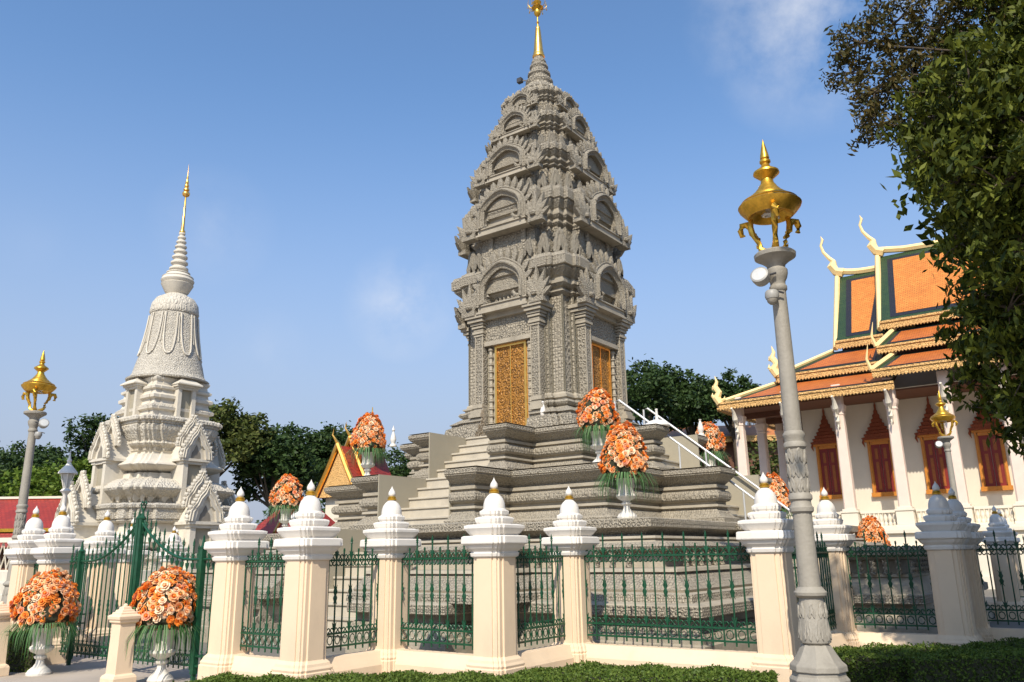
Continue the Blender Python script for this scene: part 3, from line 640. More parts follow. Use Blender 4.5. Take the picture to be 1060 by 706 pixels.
# --- pediments: arch frame with flame leaves, tympanum relief, scroll ends
PED = {}
def pediment_meshes():
    # unit size: arch outer half width 1, height ~1.35
    def arc(r, z0, squeeze=1.0, n=25):
        pts = []
        for i in range(n):
            a = R(-20)+R(220)*i/(n-1)
            # slightly lobed multi-foil arch
            rr = r*(1+.02*math.cos(a*6-math.pi))
            pts.append((-rr*math.cos(a), z0+rr*squeeze*math.sin(a)))
        return pts
    o_ = MB(); outer = arc(.80, .40, 1.0, 41); mid = arc(.70,.40,1.0,41); inner = arc(.60,.40,.97,41)
    n = len(outer)
    for A_, B_, y0, y1 in ((outer, mid, -.10, -.22), (mid, inner, -.22, -.12)):
        vs = [(x, y0, z) for x, z in A_]+[(x, y1, z) for x, z in B_]
        o_.add(vs, [(i, i+1, n+i+1, n+i) for i in range(n-1)])
    o_.add([(x,-.12,z) for x, z in inner]+[(x,.35,z) for x, z in inner], [(i, i+1, n+i+1, n+i) for i in range(n-1)])
    o_.add([(x,-.10,z) for x, z in outer]+[(x,.35,z) for x, z in outer], [(i, i+1, n+i+1, n+i) for i in range(n-1)])
    o_.tube([(x, -.20, z) for x, z in mid], .032, 6)
    o_.tube([(x, -.12, z) for x, z in inner], .03, 6)
    o_.tube([(x, -.12, z) for x, z in outer], .03, 6)
    for s in (-1,1):   # hooks that turn in at the springing
        x, z = inner[0] if s == -1 else inner[-1]
        o_.tube([(x,-.1,z),(x-s*.10,-.14,z+.02),(x-s*.17,-.16,z+.12),(x-s*.13,-.14,z+.19)], [.06,.06,.045,.01], 6)
    lf = MB(); path = []
    m = 25
    for i in range(m):
        a = R(2)+R(176)*i/(m-1); path.append((-.80*math.cos(a), .40+.80*math.sin(a), -math.cos(a)*.85, math.sin(a)*.85+.25))
    for i, (x, z, nx, nz) in enumerate(path):
        ln = math.hypot(nx, nz); f = 1-.45*abs(i-(m-1)/2)/((m-1)/2)
        row_of_leaves(lf, [(x, z, nx/ln, nz/ln)], .145, (.22 if i % 2 else .15)+.17*f, .05, off=(.03 if i % 2 else -.07))
    back = MB(); back.prism([(-1.0*math.cos(R(4)+R(172)*i/20), .40+.98*math.sin(R(4)+R(172)*i/20)) for i in range(21)], .02, .3); lf.add(back.v, back.f)
    for i in range(24):
        a = R(-6)+R(192)*i/23; lf.tube([(-.86*math.cos(a)+.03*math.cos(q),-.03,.40+.86*math.sin(a)+.03*math.sin(q)) for q in (0,1.2,2.4,3.6,4.8)], .02, 5)
    # fans at each end
    for s in (-1,1):
        for a_, h in ((-38,.42),(-18,.58),(2,.74),(22,.66),(44,.54),(66,.40)):
            a = R(a_); row_of_leaves(lf, [(s*1.06+s*.12*math.sin(a), .10, s*math.sin(a), math.cos(a))], .17, h, .06, off=-.10+.02*(a_ % 4))
        lf.lathe([(0,-.02),(.09,.0),(.11,.05),(.06,.1),(0,.11)], 10, (s*1.06,-.14,.12))
        lf.box((s*1.10,-.02,.02),(.44,.26,.14))
    ty = MB(); ty.prism([(x*1.02, (z-.42)*1.02+.42) for x, z in inner if z > .20]+[(.5,.16),(-.5,.16)], .24, .36)
    for i in range(7):   # row of small praying figures in relief
        x = -.39+.13*i; h = .30+.16*math.cos((i-3)*.5)
        ty.lathe([(.05,.18),(.055,.24),(.035,.18+h*.55),(.045,.18+h*.7),(.04,.18+h*.85),(.008,.18+h)], 8, (x,.20,0))
    sl = MB(); sl.box((0,.06,.06),(1.55,.36,.16)); sl.box((0,.0,-.02),(1.66,.30,.05)); sl.box((0,.02,.145),(1.6,.36,.03))
    return o_, lf, ty, sl
pm_ = pediment_meshes()
def add_pediment(root, v, z, sc, scz=None, mats=(m_carve2, m_carve2, m_carve, m_grey)):
    for k in range(4):
        T = Matrix.Rotation(k*math.pi/2, 4, 'Z') @ Matrix.Translation((0,-v,z)) @ Matrix.Diagonal((sc, sc, scz or sc, 1))
        base = None
        for src, nm, m in zip(pm_, ('pediment','flame_leaves','tympanum','lintel_slab'), mats):
            mb = MB(); mb.T = T; mb.add(src.v, src.f); o = mb.build(nm, m, base or root, smooth=(nm != 'lintel_slab'))
            if base is None: base = o
add_pediment(st, 2.04, 8.14, 1.05, 1.16); add_pediment(st, 2.02, 10.44, 1.06, 1.04); add_pediment(st, 1.78, 12.18, .88, .82); add_pediment(st, 1.38, 13.72, .64, .62); add_pediment(st, 1.06, 14.70, .48, .44)
# false porches carrying the pediments
for k in range(4):
    T = Matrix.Rotation(k*math.pi/2, 4, 'Z')
    for s in (-1, 1):
        b = MB(); b.T = T
        b.bx(s*.80, s*1.08, -1.96, -1.60, 5.60, 7.55); b.build('pilaster', m_fine, st)
        b = MB(); b.T = T
        for x in (.815, 1.065): b.bx(s*x-.014, s*x+.014, -1.978, -1.94, 5.62, 7.52)
        for zz, e in ((5.0,.12),(5.12,.08),(5.24,.14),(5.34,.10),(5.44,.03),(5.50,.06)): b.bx(s*.803, s*(1.08+e), -1.96-e, -1.60, zz, zz+.10)
        b.bx(s*.803, s*1.2, -2.1, -1.6, 4.6, 5.0)
        for zz, e, h in ((7.52,.03,.05),(7.59,.06,.07),(7.68,.03,.05),(7.75,.07,.06),(7.83,.10,.06),(7.91,.16,.08),(8.01,.21,.10)): b.bx(s*(.80-e*.6), s*(1.08+e), -1.96-e, -1.58, zz, zz+h)
        b.build('pilaster_mouldings', m_grey, st)
        c = MB(); c.T = T; pr = []
        z = 4.72
        for j in range(12):
            pr += [(.045,z),(.045,z+.10),(.07,z+.115),(.078,z+.135),(.07,z+.155),(.05,z+.165),(.065,z+.18),(.05,z+.195)]; z += .205
        c.lathe(pr, 12, (s*.655,-1.80,0)); c.build('colonette', m_grey, st, True)
        w_ = MB(); w_.T = T; w_.bx(s*.52, s*.80, -1.742, -1.5, 4.6, 7.2); w_.build('door_reveal', m_plaster, st)
    l_ = MB(); l_.T = T; l_.bx(-.80,.80,-1.92,-1.60,7.22,7.34); l_.bx(-.80,.80,-1.87,-1.60,7.344,7.95); l_.bx(-.82,.82,-1.98,-1.6,7.954,8.10)
    o = l_.build('carved_lintel', [m_grey, m_carve], st)
    for p in o.data.polygons:
        if 7.4 < p.center.z < 7.9: p.material_index = 1
    s_ = MB(); s_.T = T; s_.bx(-.79,.79,-2.3,-1.5,4.6,4.66); s_.bx(-.60,.60,-1.95,-1.5,4.66,4.72); s_.build('door_sill', m_step, st)
    d = MB(); d.T = T; d.bx(-.52,.52,-1.765,-1.70,4.72,7.20); do = d.build('door', m_golddoor, st)
    f = MB(); f.T = T
    for s in (-1,1): f.bx(s*.46, s*.525, -1.80,-1.74,4.72,7.215)
    f.bx(-.459,.459,-1.80,-1.74,7.14,7.215); f.bx(-.015,.015,-1.785,-1.764,4.72,7.138); f.lathe([(.03,0),(.03,.05),(.01,.06)],10,(-.38,-1.79,5.9)); f.build('door_frame', m_gold, do)
# porch walls on the upper tiers with a false window coloured dark as painted shade
for z0, z1, hw, v, wv in ((9.44,10.5,.92,1.86,.5),(11.5,12.2,.72,1.60,.42),(13.02,13.8,.48,1.24,.26),(14.28,14.74,.36,.98,.2)):
    for k in range(4):
        T = Matrix.Rotation(k*math.pi/2, 4, 'Z'); b = MB(); b.T = T
        for s in (-1,1):
            b.bx(s*wv, s*(wv+.16*hw), -v-.02, -v+.5, z0+.02, z1-.1)
            b.bx(s*(wv-.03), s*(hw+.02), -v-.06, -v+.5, z1-.1, z1+.02)
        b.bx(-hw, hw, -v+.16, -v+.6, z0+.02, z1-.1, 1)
        b.bx(-wv, wv, -v+.05, -v+.2, z1-.42*(z1-z0), z1-.102)
        for i in range(7):
            x = -wv+.06+i*(2*wv-.12)/6; b.lathe([(.035,0),(.035,.05),(.02,.1),(.03,.18),(.02,.26),(.035,.3)], 6, (x,-v+.10,z0+.04), 0)
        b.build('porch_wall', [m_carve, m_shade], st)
# corner antefixes standing on every cornice, small leaves between
af = {}
def antefix(x, y, z, ang, w, h):
    if not af: af['m'] = leaf_mb(1, 1, .2, 4).build('antefix', m_carve2, st, True); o = af['m']
    else: o = af['m'].copy(); COL.objects.link(o); o.parent = st
    o.location = (x, y, z); o.rotation_euler = (R(-4), 0, ang); o.scale = (w, w*1.2, h)
for (zc, h, w, hh) in ((9.42,1.72,.46,.86),(11.48,1.48,.40,.74),(13.0,1.20,.32,.58),(14.26,.92,.24,.44)):
    for k in range(4):
        a = k*math.pi/2; T = Matrix.Rotation(a, 4, 'Z')
        for x, y, an, ss in ((h*.93,-h*.93,R(45),1.0),(h*.72,-h*1.10,R(10),.85),(h*1.10,-h*.72,R(80),.85)):
            p = T @ Vector((x, y, zc)); antefix(p.x, p.y, p.z, a+an, w*ss, hh*ss)
        for s in (-1,1):
            p = T @ Vector((s*h*.50, -h*1.22, zc)); 
            if zc < 14: antefix(p.x, p.y, p.z, a, w*.7, hh*.62)
tp = MB()     # small leaf rows along the lips
for (zc, h, w) in ((15.28,.84,.14),(14.27,1.0,.13)):
    for k in range(4):
        for i in range(7):
            x = (-.9+.3*i)*h*.8
            tp.T = Matrix.Rotation(k*math.pi/2,4,'Z') @ Matrix.Translation((x,-h*1.12+abs(x)*.14,zc)); l_ = leaf_mb(w, w*1.6, .04, 3); tp.add(l_.v, l_.f)
tp.T = Matrix.Identity(4); tp.build('leaf_rows', m_grey, st, True)

def toworld(u, v, z): a = TC[0]+CA*u-SA*v; b = TC[1]-SA*u-CA*v; return (a, b, z)
# white domed covers on the terrace corners
def dome(u, v, z, label, s=1):
    r = empty('domed_cover', toworld(u,v,z), SITE, label, 'roof light', sc=s)
    a = MB(); a.lathe([(.36,0),(.37,.03),(.33,.09),(.22,.16),(.08,.20),(.0,.205)], 28); a.build('dome', m_white, r, True)
    b = MB(); b.lathe([(.055,.18),(.045,.2),(.035,.48),(.045,.50),(.03,.52)], 12); b.build('spike', m_white, r, True); return r
dome(3.88,1.05,4.6,'white domed cover with a short spike on the right terrace block beside the handrail', .85)
def spike(u, v, z, label, h=.5):
    r = MB(); r.lathe([(.10,0),(.10,.05),(.05,.08),(.07,.14),(.085,.20),(.05,.34),(.02,.42),(.045,.46),(.0,h+.1)], 12); o = r.build('stone_bud', m_white, None, True)
    o.location = toworld(u,v,z); tag(o, label, 'finial')
spike(-3.4, 2.75, 4.6, 'small white pointed bud on the left end of the upper grey terrace')
spike(4.0,-1.3,4.6,'small white pointed bud behind the handrail on the far right terrace', .25)
spike(1.2,2.05,4.93,'small white bud beside the golden door, behind the upper flower urn', .4)
# stainless handrails of the right-hand stair
def handrail(side, label):
    r = empty('handrail', TC, SITE, label, 'handrail', 'steel handrails of the right stairway')
    a = MB(); y = side*.80
    pt = [(2.6,y,4.6),(2.6,y,5.42),(2.72,y,5.44),(7.2,y,1.83),(7.2,y,.7)]
    a.tube(pt, .028, 8); a.build('top_rail', m_steel, r, True)
    for x, z0, z1 in ((4.3,3.3,4.17),(5.8,2.0,2.96)):
        c = MB(); c.tube([(x,y,z0),(x,y,z1)], .022, 8); c.build('post', m_steel, r, True)
handrail(-1, 'near steel handrail sloping down the right-hand stairway'); handrail(1, 'far steel handrail sloping down the right-hand stairway')

# ------------------------------------------------------------------ the pale bell-shaped stupa to the left
LC = (-14.84, 34, 0)
ls = empty('bell_stupa', LC, SITE, 'pale ivory stone bell-shaped stupa with a thin gilded spire behind the green gate', 'stupa')
mb = MB(); mb.lathe([(.10,15.9),(.13,15.94),(.13,16.02),(.075,16.1),(.035,17.72)], 16)
mb.lathe([(.03,17.7),(.13,17.76),(.17,17.84),(.16,17.92),(.08,18.0),(.13,18.04),(.13,18.1),(.07,18.18),(.10,18.22),(.10,18.28),(.06,18.36),(.08,18.4),(.07,18.5),(.035,18.6),(.05,18.65),(.02,18.8),(.002,19.4)], 16)
mb.build('gilt_spire', m_gold, ls, True)
mb = MB(); pr = []
z = 14.02; r = .42
pr += [(.50,13.98),(.50,14.02)]
for i in range(8):
    h = .30-.016*i; r = .40-.037*i
    pr += [(r*.72,z),(r*.78,z+h*.25),(r,z+h*.45),(r,z+h*.7),(r*.74,z+h*.95)]; z += h
pr += [(.09,15.92)]
mb.lathe(pr, 28); mb.build('stone_rings', m_ivory, ls, True)
mb = MB(); mb.lathe([(.40,12.98),(.50,13.1),(.62,13.34),(.68,13.46),(.62,13.5),(.66,13.54),(.70,13.64),(.64,13.76),(.66,13.8),(.52,13.9),(.44,14.0)], 32); mb.build('saucer', m_ivory, ls, True)
mb = MB(); mb.lathe([(.98,12.02),(1.02,12.1),(1.0,12.2),(1.0,12.25),(.96,12.5),(.80,12.76),(.52,12.92),(.40,13.0)], 40); mb.build('bell_shoulder', m_ivpetal, ls, True)
mb = MB(); mb.lathe([(1.66,9.0),(1.68,9.06),(1.56,9.12),(1.45,9.3),(1.36,9.7),(1.22,10.2),(1.10,10.8),(1.0,11.5),(.95,12.05)], 48); mb.build('bell', m_ivcarve, ls, True)
mb = MB()    # hanging garlands on the bell
def bell_r(z):
    P = [(9.0,1.8),(9.3,1.50),(9.7,1.38),(10.2,1.24),(10.8,1.12),(11.5,1.02),(12.05,.97)]
    for (a,b),(c,d) in zip(P, P[1:]):
        if z <= c: return b+(d-b)*(z-a)/(c-a)
    return .97
NG = 10
for i in range(NG):
    a0 = 2*math.pi*i/NG
    pts = []
    for j in range(17):
        t = j/16; u = (t-.5)*2
        z = 10.05+1.9*abs(u)**2.6; a = a0+u*math.pi/NG*(1.0-.25*abs(u)**3); r = bell_r(z)+.02
        pts.append((r*math.cos(a), r*math.sin(a), z))
    mb.tube(pts, .035, 5)
    mb.lathe([(.06,0),(.06,.02),(.0,.03)], 8, (0,0,0)) if False else None
    pts = [((bell_r(10.6+k*.2)+.01)*math.cos(a0+math.pi/NG), (bell_r(10.6+k*.2)+.01)*math.sin(a0+math.pi/NG), 10.6+k*.2) for k in range(7)]
    mb.tube(pts, .025, 5)
mb.build('garlands', m_ivory, ls, True)
hq = [(.62,1.10),(.62,1.0),(.84,1.0),(.84,.92),(.92,.92),(.92,.84),(1.0,.84),(1.0,.62),(1.10,.62)]
def lred(nm, s, prof, m, q=None):
    mb = MB(); redent(mb, scq(q or hq, s), prof); return mb.build(nm, m, ls)
# banded drum below the bell
dq = [(.75,1.0),(.75,.97),(.97,.97),(.97,.75),(1.0,.75)]
lred('drum', 1.22, [(7.25,.12),(7.55,.10),(7.6,.22),(7.70,.24),(7.82,.10),(7.95,.05),(8.02,.06),(8.08,.17),(8.2,.18),(8.3,.04),(8.42,.02),(8.47,.12),(8.56,.13),(8.64,.0),(8.78,-.02),(8.86,.04),(8.94,.06),(9.0,.0)], m_ivory, dq)
lred('drum_band', 1.225, [(7.70,.24),(7.82,.12)], m_ivcarve, dq)
lred('petal_cornice', 1.42, [(5.9,-.15),(6.05,-.10),(6.12,.0),(6.2,.06),(6.3,.02),(6.45,.10),(6.7,.22),(6.9,.27),(6.95,.22),(7.0,.27),(7.06,.27),(7.1,.36),(7.2,.37),(7.28,.30)], [m_ivpetal])
lred('neck', 1.42, [(5.4,.1),(5.45,.0),(5.85,-.05),(5.9,-.0)], m_ivory)
lred('curved_eave', 1.50, [(4.98,-.25),(5.06,-.05),(5.18,.28),(5.26,.42),(5.30,.45),(5.36,.40),(5.48,.20),(5.6,.10),(5.75,.0)], m_ivory)
lred('neck', 1.72, [(4.55,.05),(4.7,-.05),(5.0,-.12)], m_ivory)
lred('lotus_eave', 2.12, [(3.72,-.25),(3.80,-.30),(3.95,-.28),(4.10,-.05),(4.28,.18),(4.36,.22),(4.42,.2),(4.56,.05),(4.66,-.1),(4.76,-.3)], [m_ivpetal])
# heavy petals hanging under the lotus eave
pt = MB()
for k in range(4):
    for i in range(9):
        x = (-4+i)*.46; y = -(2.34-(.22 if abs(x) > 1.3 else 0)-(.22 if abs(x) > 1.75 else 0))
        pt.T = Matrix.Rotation(k*math.pi/2, 4, 'Z') @ Matrix.Translation((x,y+.12,4.36)) @ Matrix.Rotation(R(195), 4, 'X'); l_ = leaf_mb(.42,.55,.10,2); pt.add(l_.v, l_.f)
pt.T = Matrix.Identity(4); pt.build('hanging_petals', m_ivory, ls, True)
lred('carved_band', 2.42, [(3.02,-.05),(3.1,.05),(3.16,.02),(3.18,.08),(3.56,.08),(3.58,.15),(3.68,.17),(3.76,.05)], [m_ivcarve])
lred('neck', 2.35, [(2.5,.1),(2.7,-.05),(3.05,-.1)], m_ivory)
lred('lower_eave', 2.62, [(1.9,-.2),(2.0,-.05),(2.2,.35),(2.3,.42),(2.38,.38),(2.5,.1),(2.6,-.2)], m_ivory)
lred('base', 2.9, [(0,.5),(.5,.5),(.55,.3),(.9,.25),(1.2,.0),(1.6,.0),(1.7,.1),(1.95,.1),(2.0,-.2)], m_ivcarve)
# niches: two posts, roof and double gabled pediment
def niche(v, z, w, h, ped, k, cone=False):
    T = Matrix.Rotation(k*math.pi/2, 4, 'Z') @ Matrix.Translation((0,-v,z)); b = MB(); b.T = T; d = w*.9
    for s in (-1,1):
        b.bx(s*w*.30, s*w*.5, -.0, .22*w, 0, h); b.bx(s*w*.26, s*w*.56, -.04, .24*w, h-.10*w, h); b.bx(s*w*.28, s*w*.54, -.03, .23*w, 0, .12*w)
        b.bx(s*w*.34, s*w*.5, .22*w, d, 0, h)
    b.bx(-w*.30, w*.30, .12, .16, 0, h, 1); b.bx(-w*.64, w*.64, -.10, d, h, h+.10*w); b.bx(-w*.30, w*.30, -.02, .1, h-.12*w, h-.001)
    o = b.build('niche', [m_ivory, m_plaster], ls)
    if cone:
        c = MB(); c.T = T
        c.rings([[(x*w*q_, d*.45+y*w*q_, h+.10*w+zz) for x, y in ((-.68,-.68),(.68,-.68),(.68,.68),(-.68,.68))] for q_, zz in ((1.0,0),(1.0,.05),(.62,.22),(.30,.36),(.28,.42))])
        c.lathe([(.13,.40),(.15,.46),(.09,.52),(.07,.62),(.10,.66),(.05,.72),(.04,.9),(.002,1.3)], 12, (0,d*.45,h+.10*w)); c.build('pinnacle', m_ivory, o)
    if ped:
        for j, (yy, sc, zz) in enumerate(((-.12,1.0,0),(.30,.92,ped*.42))):
            g_ = MB(); g_.T = T; W_ = w*.66*sc; H_ = ped*1.05*sc; zb = h+.10*w+zz
            outl = [(-W_,0),(-W_*.92,H_*.30),(-W_*.62,H_*.52),(-W_*.45,H_*.72),(-W_*.16,H_*.9),(0,H_*1.12),(W_*.16,H_*.9),(W_*.45,H_*.72),(W_*.62,H_*.52),(W_*.92,H_*.30),(W_,0)]
            inn = [(W_*.62,0),(W_*.50,H_*.30),(W_*.28,H_*.42),(W_*.17,H_*.58),(0,H_*.72),(-W_*.17,H_*.58),(-W_*.28,H_*.42),(-W_*.50,H_*.30),(-W_*.62,0)]
            inn2 = inn[::-1]
            # frame between outline and inner arch
            n_o = len(outl); ii = [inn2[min(int(i*len(inn2)/n_o), len(inn2)-1)] for i in range(n_o)]
            for y0 in (yy, yy+.16):
                g_.add([(x,y0,zb+z_) for x, z_ in outl]+[(x,y0,zb+z_) for x, z_ in ii], [(i,i+1,n_o+i+1,n_o+i) for i in range(n_o-1)])
            g_.add([(x,yy,zb+z_) for x, z_ in outl]+[(x,yy+.16,zb+z_) for x, z_ in outl], [(i,i+1,n_o+i+1,n_o+i) for i in range(n_o-1)])
            g_.add([(x,yy,zb+z_) for x, z_ in ii]+[(x,yy+.16,zb+z_) for x, z_ in ii], [(i,i+1,n_o+i+1,n_o+i) for i in range(n_o-1)])
            g_.tube([(x*.82,yy-.02,zb+z_*.86) for x, z_ in outl], .03*w, 6); g_.tube([(x*.97,yy-.02,zb+z_*.98) for x, z_ in outl], .02*w, 6)
            g_.add([(x,yy+.13,zb+z_) for x, z_ in ii], [tuple(range(n_o))], 0)
            g_.add([(x*.55,yy+.115,zb+z_*.62+.02) for x, z_ in ii], [tuple(range(n_o))], 1)  # small inset panel in the shade colour, standing for a dark opening
            for i_ in range(n_o-1):
                for t_ in (.25,.75):
                    xa = outl[i_][0]*(1-t_)+outl[i_+1][0]*t_; za = outl[i_][1]*(1-t_)+outl[i_+1][1]*t_; dx_, dz_ = outl[i_+1][0]-outl[i_][0], outl[i_+1][1]-outl[i_][1]; ln_ = math.hypot(dx_,dz_)
                    row_of_leaves(g_, [(xa, zb+za, -dz_/ln_*.8, dx_/ln_*.8+.25)], .16, .17, .05, off=yy+.07)
            for s in (-1,1): g_.lathe([(.06,0),(.09,.06),(.05,.14),(.07,.2),(.0,.34)], 8, (s*W_*1.02, yy+.08, zb-.02))
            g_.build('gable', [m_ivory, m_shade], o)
        r_ = MB(); r_.T = T; r_.prism([(-w*.55,h+.1*w),(w*.55,h+.1*w),(w*.30,h+.1*w+ped*.5),(0,h+.1*w+ped*.85),(-w*.30,h+.1*w+ped*.5)], .05, d+.3); r_.build('niche_roof', m_ivory, o)
for k in range(4):
    niche(1.56, 7.28, .82, 1.32, 0, k, True)
    niche(2.55, 3.75, 1.0, 1.7, 1.2, k)
    niche(3.5, .6, 1.15, 2.35, 1.3, k)
bs = MB(); bs.rings([[(x*s_, y*s_, z_) for x, y in ((-1,-1),(1,-1),(1,1),(-1,1))] for s_, z_ in ((4.9,0),(4.9,.5),(4.7,.55),(4.7,.9),(4.4,.95),(4.4,1.3))]); bs.build('platform', m_ivory, ls)
# the broad carved leaf-shaped boundary stone seen beside the gate
o = leaf_mb(1.35, 2.1, .22, 3).build('carved_leaf_stone', m_carve, None, False)
o.location = (-9.6, 27.6, .9); o.rotation_euler = (0,0,R(-10)); tag(o, 'grey carved leaf-shaped standing stone between the gate and the pale stupa', 'carved stone')
o = MB().box((0,0,.45),(1.5,.7,.9)).box((0,0,.93),(1.3,.5,.1)).build('stone_pedestal', m_ivory); o.location = (-9.6,27.7,0); tag(o, 'stone block under the carved leaf-shaped stone', 'pedestal')

# ------------------------------------------------------------------ lamp posts
def make_lamp():
    r = empty('lamp_post')
    b = MB(); b.lathe([(.30,0),(.30,.32),(.27,.36),(.265,.40)], 8, rot=math.pi/8); b.lathe([(.29,.40),(.285,.46),(.24,.50),(.20,.56),(.165,.62),(.14,.66)], 8, rot=math.pi/8); b.build('foot', m_lamp, r, bevel=.01)
    b = MB(); b.lathe([(.12,.655),(.155,.68),(.163,.73),(.16,.80),(.146,.92),(.132,1.05),(.124,1.12)], 32, flute=.03)
    for i in range(8):
        b.T = Matrix.Rotation(i*R(45), 4, 'Z') @ Matrix.Translation((0,-.156,.70)) @ Matrix.Rotation(R(-6), 4, 'X'); l_ = leaf_mb(.11,.24,.024,3); b.add(l_.v, l_.f)
        b.T = Matrix.Rotation((i+.5)*R(45), 4, 'Z') @ Matrix.Translation((0,-.139,.92)) @ Matrix.Rotation(R(-4), 4, 'X'); l_ = leaf_mb(.09,.16,.025,2); b.add(l_.v, l_.f)
    b.T = Matrix.Identity(4); b.build('carved_vase', m_lamp, r, True)
    b = MB(); b.lathe([(.124,1.12),(.165,1.15),(.17,1.18),(.15,1.20),(.125,1.235)], 32); b.lathe([(.113,1.235),(.107,1.5),(.101,2.0)], 32, flute=.035)
    b.lathe([(.104,2.0),(.126,2.02),(.128,2.06),(.112,2.08),(.106,2.13),(.126,2.15),(.126,2.19),(.104,2.22)], 32); b.build('lower_collar', m_lamp, r, True); b = MB(); b.lathe([(.10,2.70),(.12,2.72),(.12,2.76),(.105,2.78),(.108,2.82),(.118,2.84),(.118,2.87),(.097,2.9)], 32)
    b.build('upper_collar', m_lamp, r, True)
    b = MB(); b.lathe([(.098,2.21),(.096,2.71)], 24)
    for j in range(3):
        for i in range(6):
            b.T = Matrix.Rotation(i*R(60)+j*R(30), 4, 'Z') @ Matrix.Translation((0,-.097,2.22+j*.16)); l_ = leaf_mb(.10,.17,.022,2); b.add(l_.v, l_.f)
    b.T = Matrix.Identity(4); b.build('ornate_sleeve', m_lamp, r, True)
    b = MB(); b.lathe([(.096,2.89),(.082,4.55)], 28, flute=.04); b.lathe([(.085,4.54),(.10,4.56),(.10,4.6),(.085,4.62),(.088,4.66),(.11,4.70),(.125,4.76),(.125,4.80),(.10,4.83),(.11,4.87),(.17,4.92),(.235,4.96),(.24,5.0),(.22,5.02),(.0,5.03)], 28); b.build('shaft', m_lamp, r, True)
    for i in range(3):   # gilded naga-shaped brackets
        a = R(20)+i*R(120); c, s = math.cos(a), math.sin(a); g_ = MB()
        P = [(.03,5.03),(.10,5.06),(.16,5.11),(.175,5.19),(.21,5.27),(.25,5.34),(.265,5.42),(.25,5.52)]
        g_.tube([(c*x,s*x,z) for x, z in P], [.04,.045,.035,.03,.035,.04,.04,.03], 8)
        P = [(.26,5.40),(.31,5.47),(.37,5.47),(.395,5.41),(.38,5.34),(.34,5.33)]
        g_.tube([(c*x,s*x,z) for x, z in P], [.03,.04,.042,.038,.03,.008], 8)
        for x, z in ((.15,5.13),(.16,5.24),(.20,5.31),(.13,5.09)): g_.tube([(c*x,s*x,z),(c*(x+.05),s*(x+.05),z+.01),(c*(x+.065),s*(x+.065),z+.05)], [.02,.016,.002], 6)
        g_.build('naga_bracket', m_oldgold, r, True)
    b = MB(); b.lathe([(0,5.60),(.17,5.58),(.23,5.52),(.25,5.49),(.265,5.49),(.31,5.535),(.355,5.59),(.37,5.625),(.355,5.64),(.335,5.635),(.325,5.655),(.335,5.67),(.32,5.685),(.25,5.72),(.245,5.735),(.20,5.76),(.195,5.775),(.155,5.805),(.15,5.82),(.115,5.86),(.11,5.875),(.08,5.92),(.07,5.97),(.10,6.0),(.155,6.05),(.15,6.075),(.10,6.11),(.06,6.14),(.045,6.18),(.065,6.20),(.065,6.225),(.04,6.24),(.055,6.26),(.05,6.30),(.03,6.40),(.0,6.52)], 36)
    b.build('crown_hood', m_oldgold, r, True)
    b = MB(); b.tube([(.09*math.cos(q*.9),.09*math.sin(q*.9),5.555-q*.012) for q in range(8)], .02, 6); b.lathe([(.04,5.52),(.055,5.56),(.055,5.6)], 12); b.build('coiled_bulb', m_glass, r, True)
    return r
lamp0 = make_lamp(); lamp0.location = (3.13, 9.0, 0); lamp0['label'] = 'tall grey lamp post with gold crown hood standing right in front of the fence'; lamp0['category'] = 'lamp post'; lamp0['group'] = 'gold-crowned lamp posts'
def cctv(loc, rz, label, side=1):
    r = empty('floodlight', loc, rz, label, 'floodlight', sc=.85)
    b = MB(); b.T = Matrix.Rotation(R(70),4,'X'); b.lathe([(.06,-.10),(.11,-.08),(.125,.0),(.125,.06),(.11,.07)], 20); b.T = Matrix.Identity(4); b.build('lamp_housing', m_whitebox, r, True)
    b = MB(); b.T = Matrix.Rotation(R(70),4,'X'); b.lathe([(.10,.071),(.02,.078),(0,.079)], 20); b.build('lens', m_glass, r, True)
    b = MB(); b.tube([(0,.05,0),(side*.10,.05,.02),(side*.2,.05,.03)], .015, 6); b.build('bracket', m_dark, r, True)
    return r
def camball(loc, label):
    r = empty('security_camera', loc, 0, label, 'security camera')
    b = MB(); b.lathe([(.06,.07),(.075,.05),(.08,0),(.07,-.03)], 16); b.build('housing', m_whitebox, r, True)
    b = MB(); b.lathe([(.065,-.03),(.055,-.07),(.03,-.095),(0,-.10)], 16); b.build('dome', m_lamp, r, True)
    b = MB(); b.tube([(0,0,.05),(.08,0,.06),(.14,0,.04)], .012, 6); b.build('bracket', m_dark, r, True)
cctv((2.91,8.92,4.70), R(-35), 'round white floodlight clamped to the tall lamp post under its gold head')
camball((3.0,8.86,4.44), 'small camera dome hanging below the floodlight on the tall lamp post')
dup(lamp0, (-11.15,18.6,0), R(30), 'grey lamp post with gold crown hood at the left edge of the photo')
cctv((-10.86,18.5,4.72), R(40), 'white floodlight on the left lamp post', -1); camball((-10.92,18.45,4.45), 'white camera dome under the floodlight of the left lamp post')
dup(lamp0, (13.6,25.4,0), R(50), 'dark backlit lamp post with gold hood in front of the temple windows')
cctv((13.25,25.2,4.75), R(-20), 'white floodlight on the backlit lamp post by the temple windows')
wl = empty('lantern_post', (-10.98,20,0), 0, 'slim white lantern post in front of the pale stupa', 'lamp post')
b = MB(); b.lathe([(.14,0),(.14,.4),(.08,.5),(.065,.9),(.06,2.4),(.075,2.45),(.055,2.5),(.05,3.2),(.08,3.25),(.13,3.30),(.07,3.36)], 16); b.build('post', m_white, wl, True)
b = MB()
for i in range(6): a = i*math.pi/3; b.tube([(.06*math.cos(a),.06*math.sin(a),3.36),(.17*math.cos(a),.17*math.sin(a),3.72)], .012, 5)
b.build('cage', m_white, wl, True)
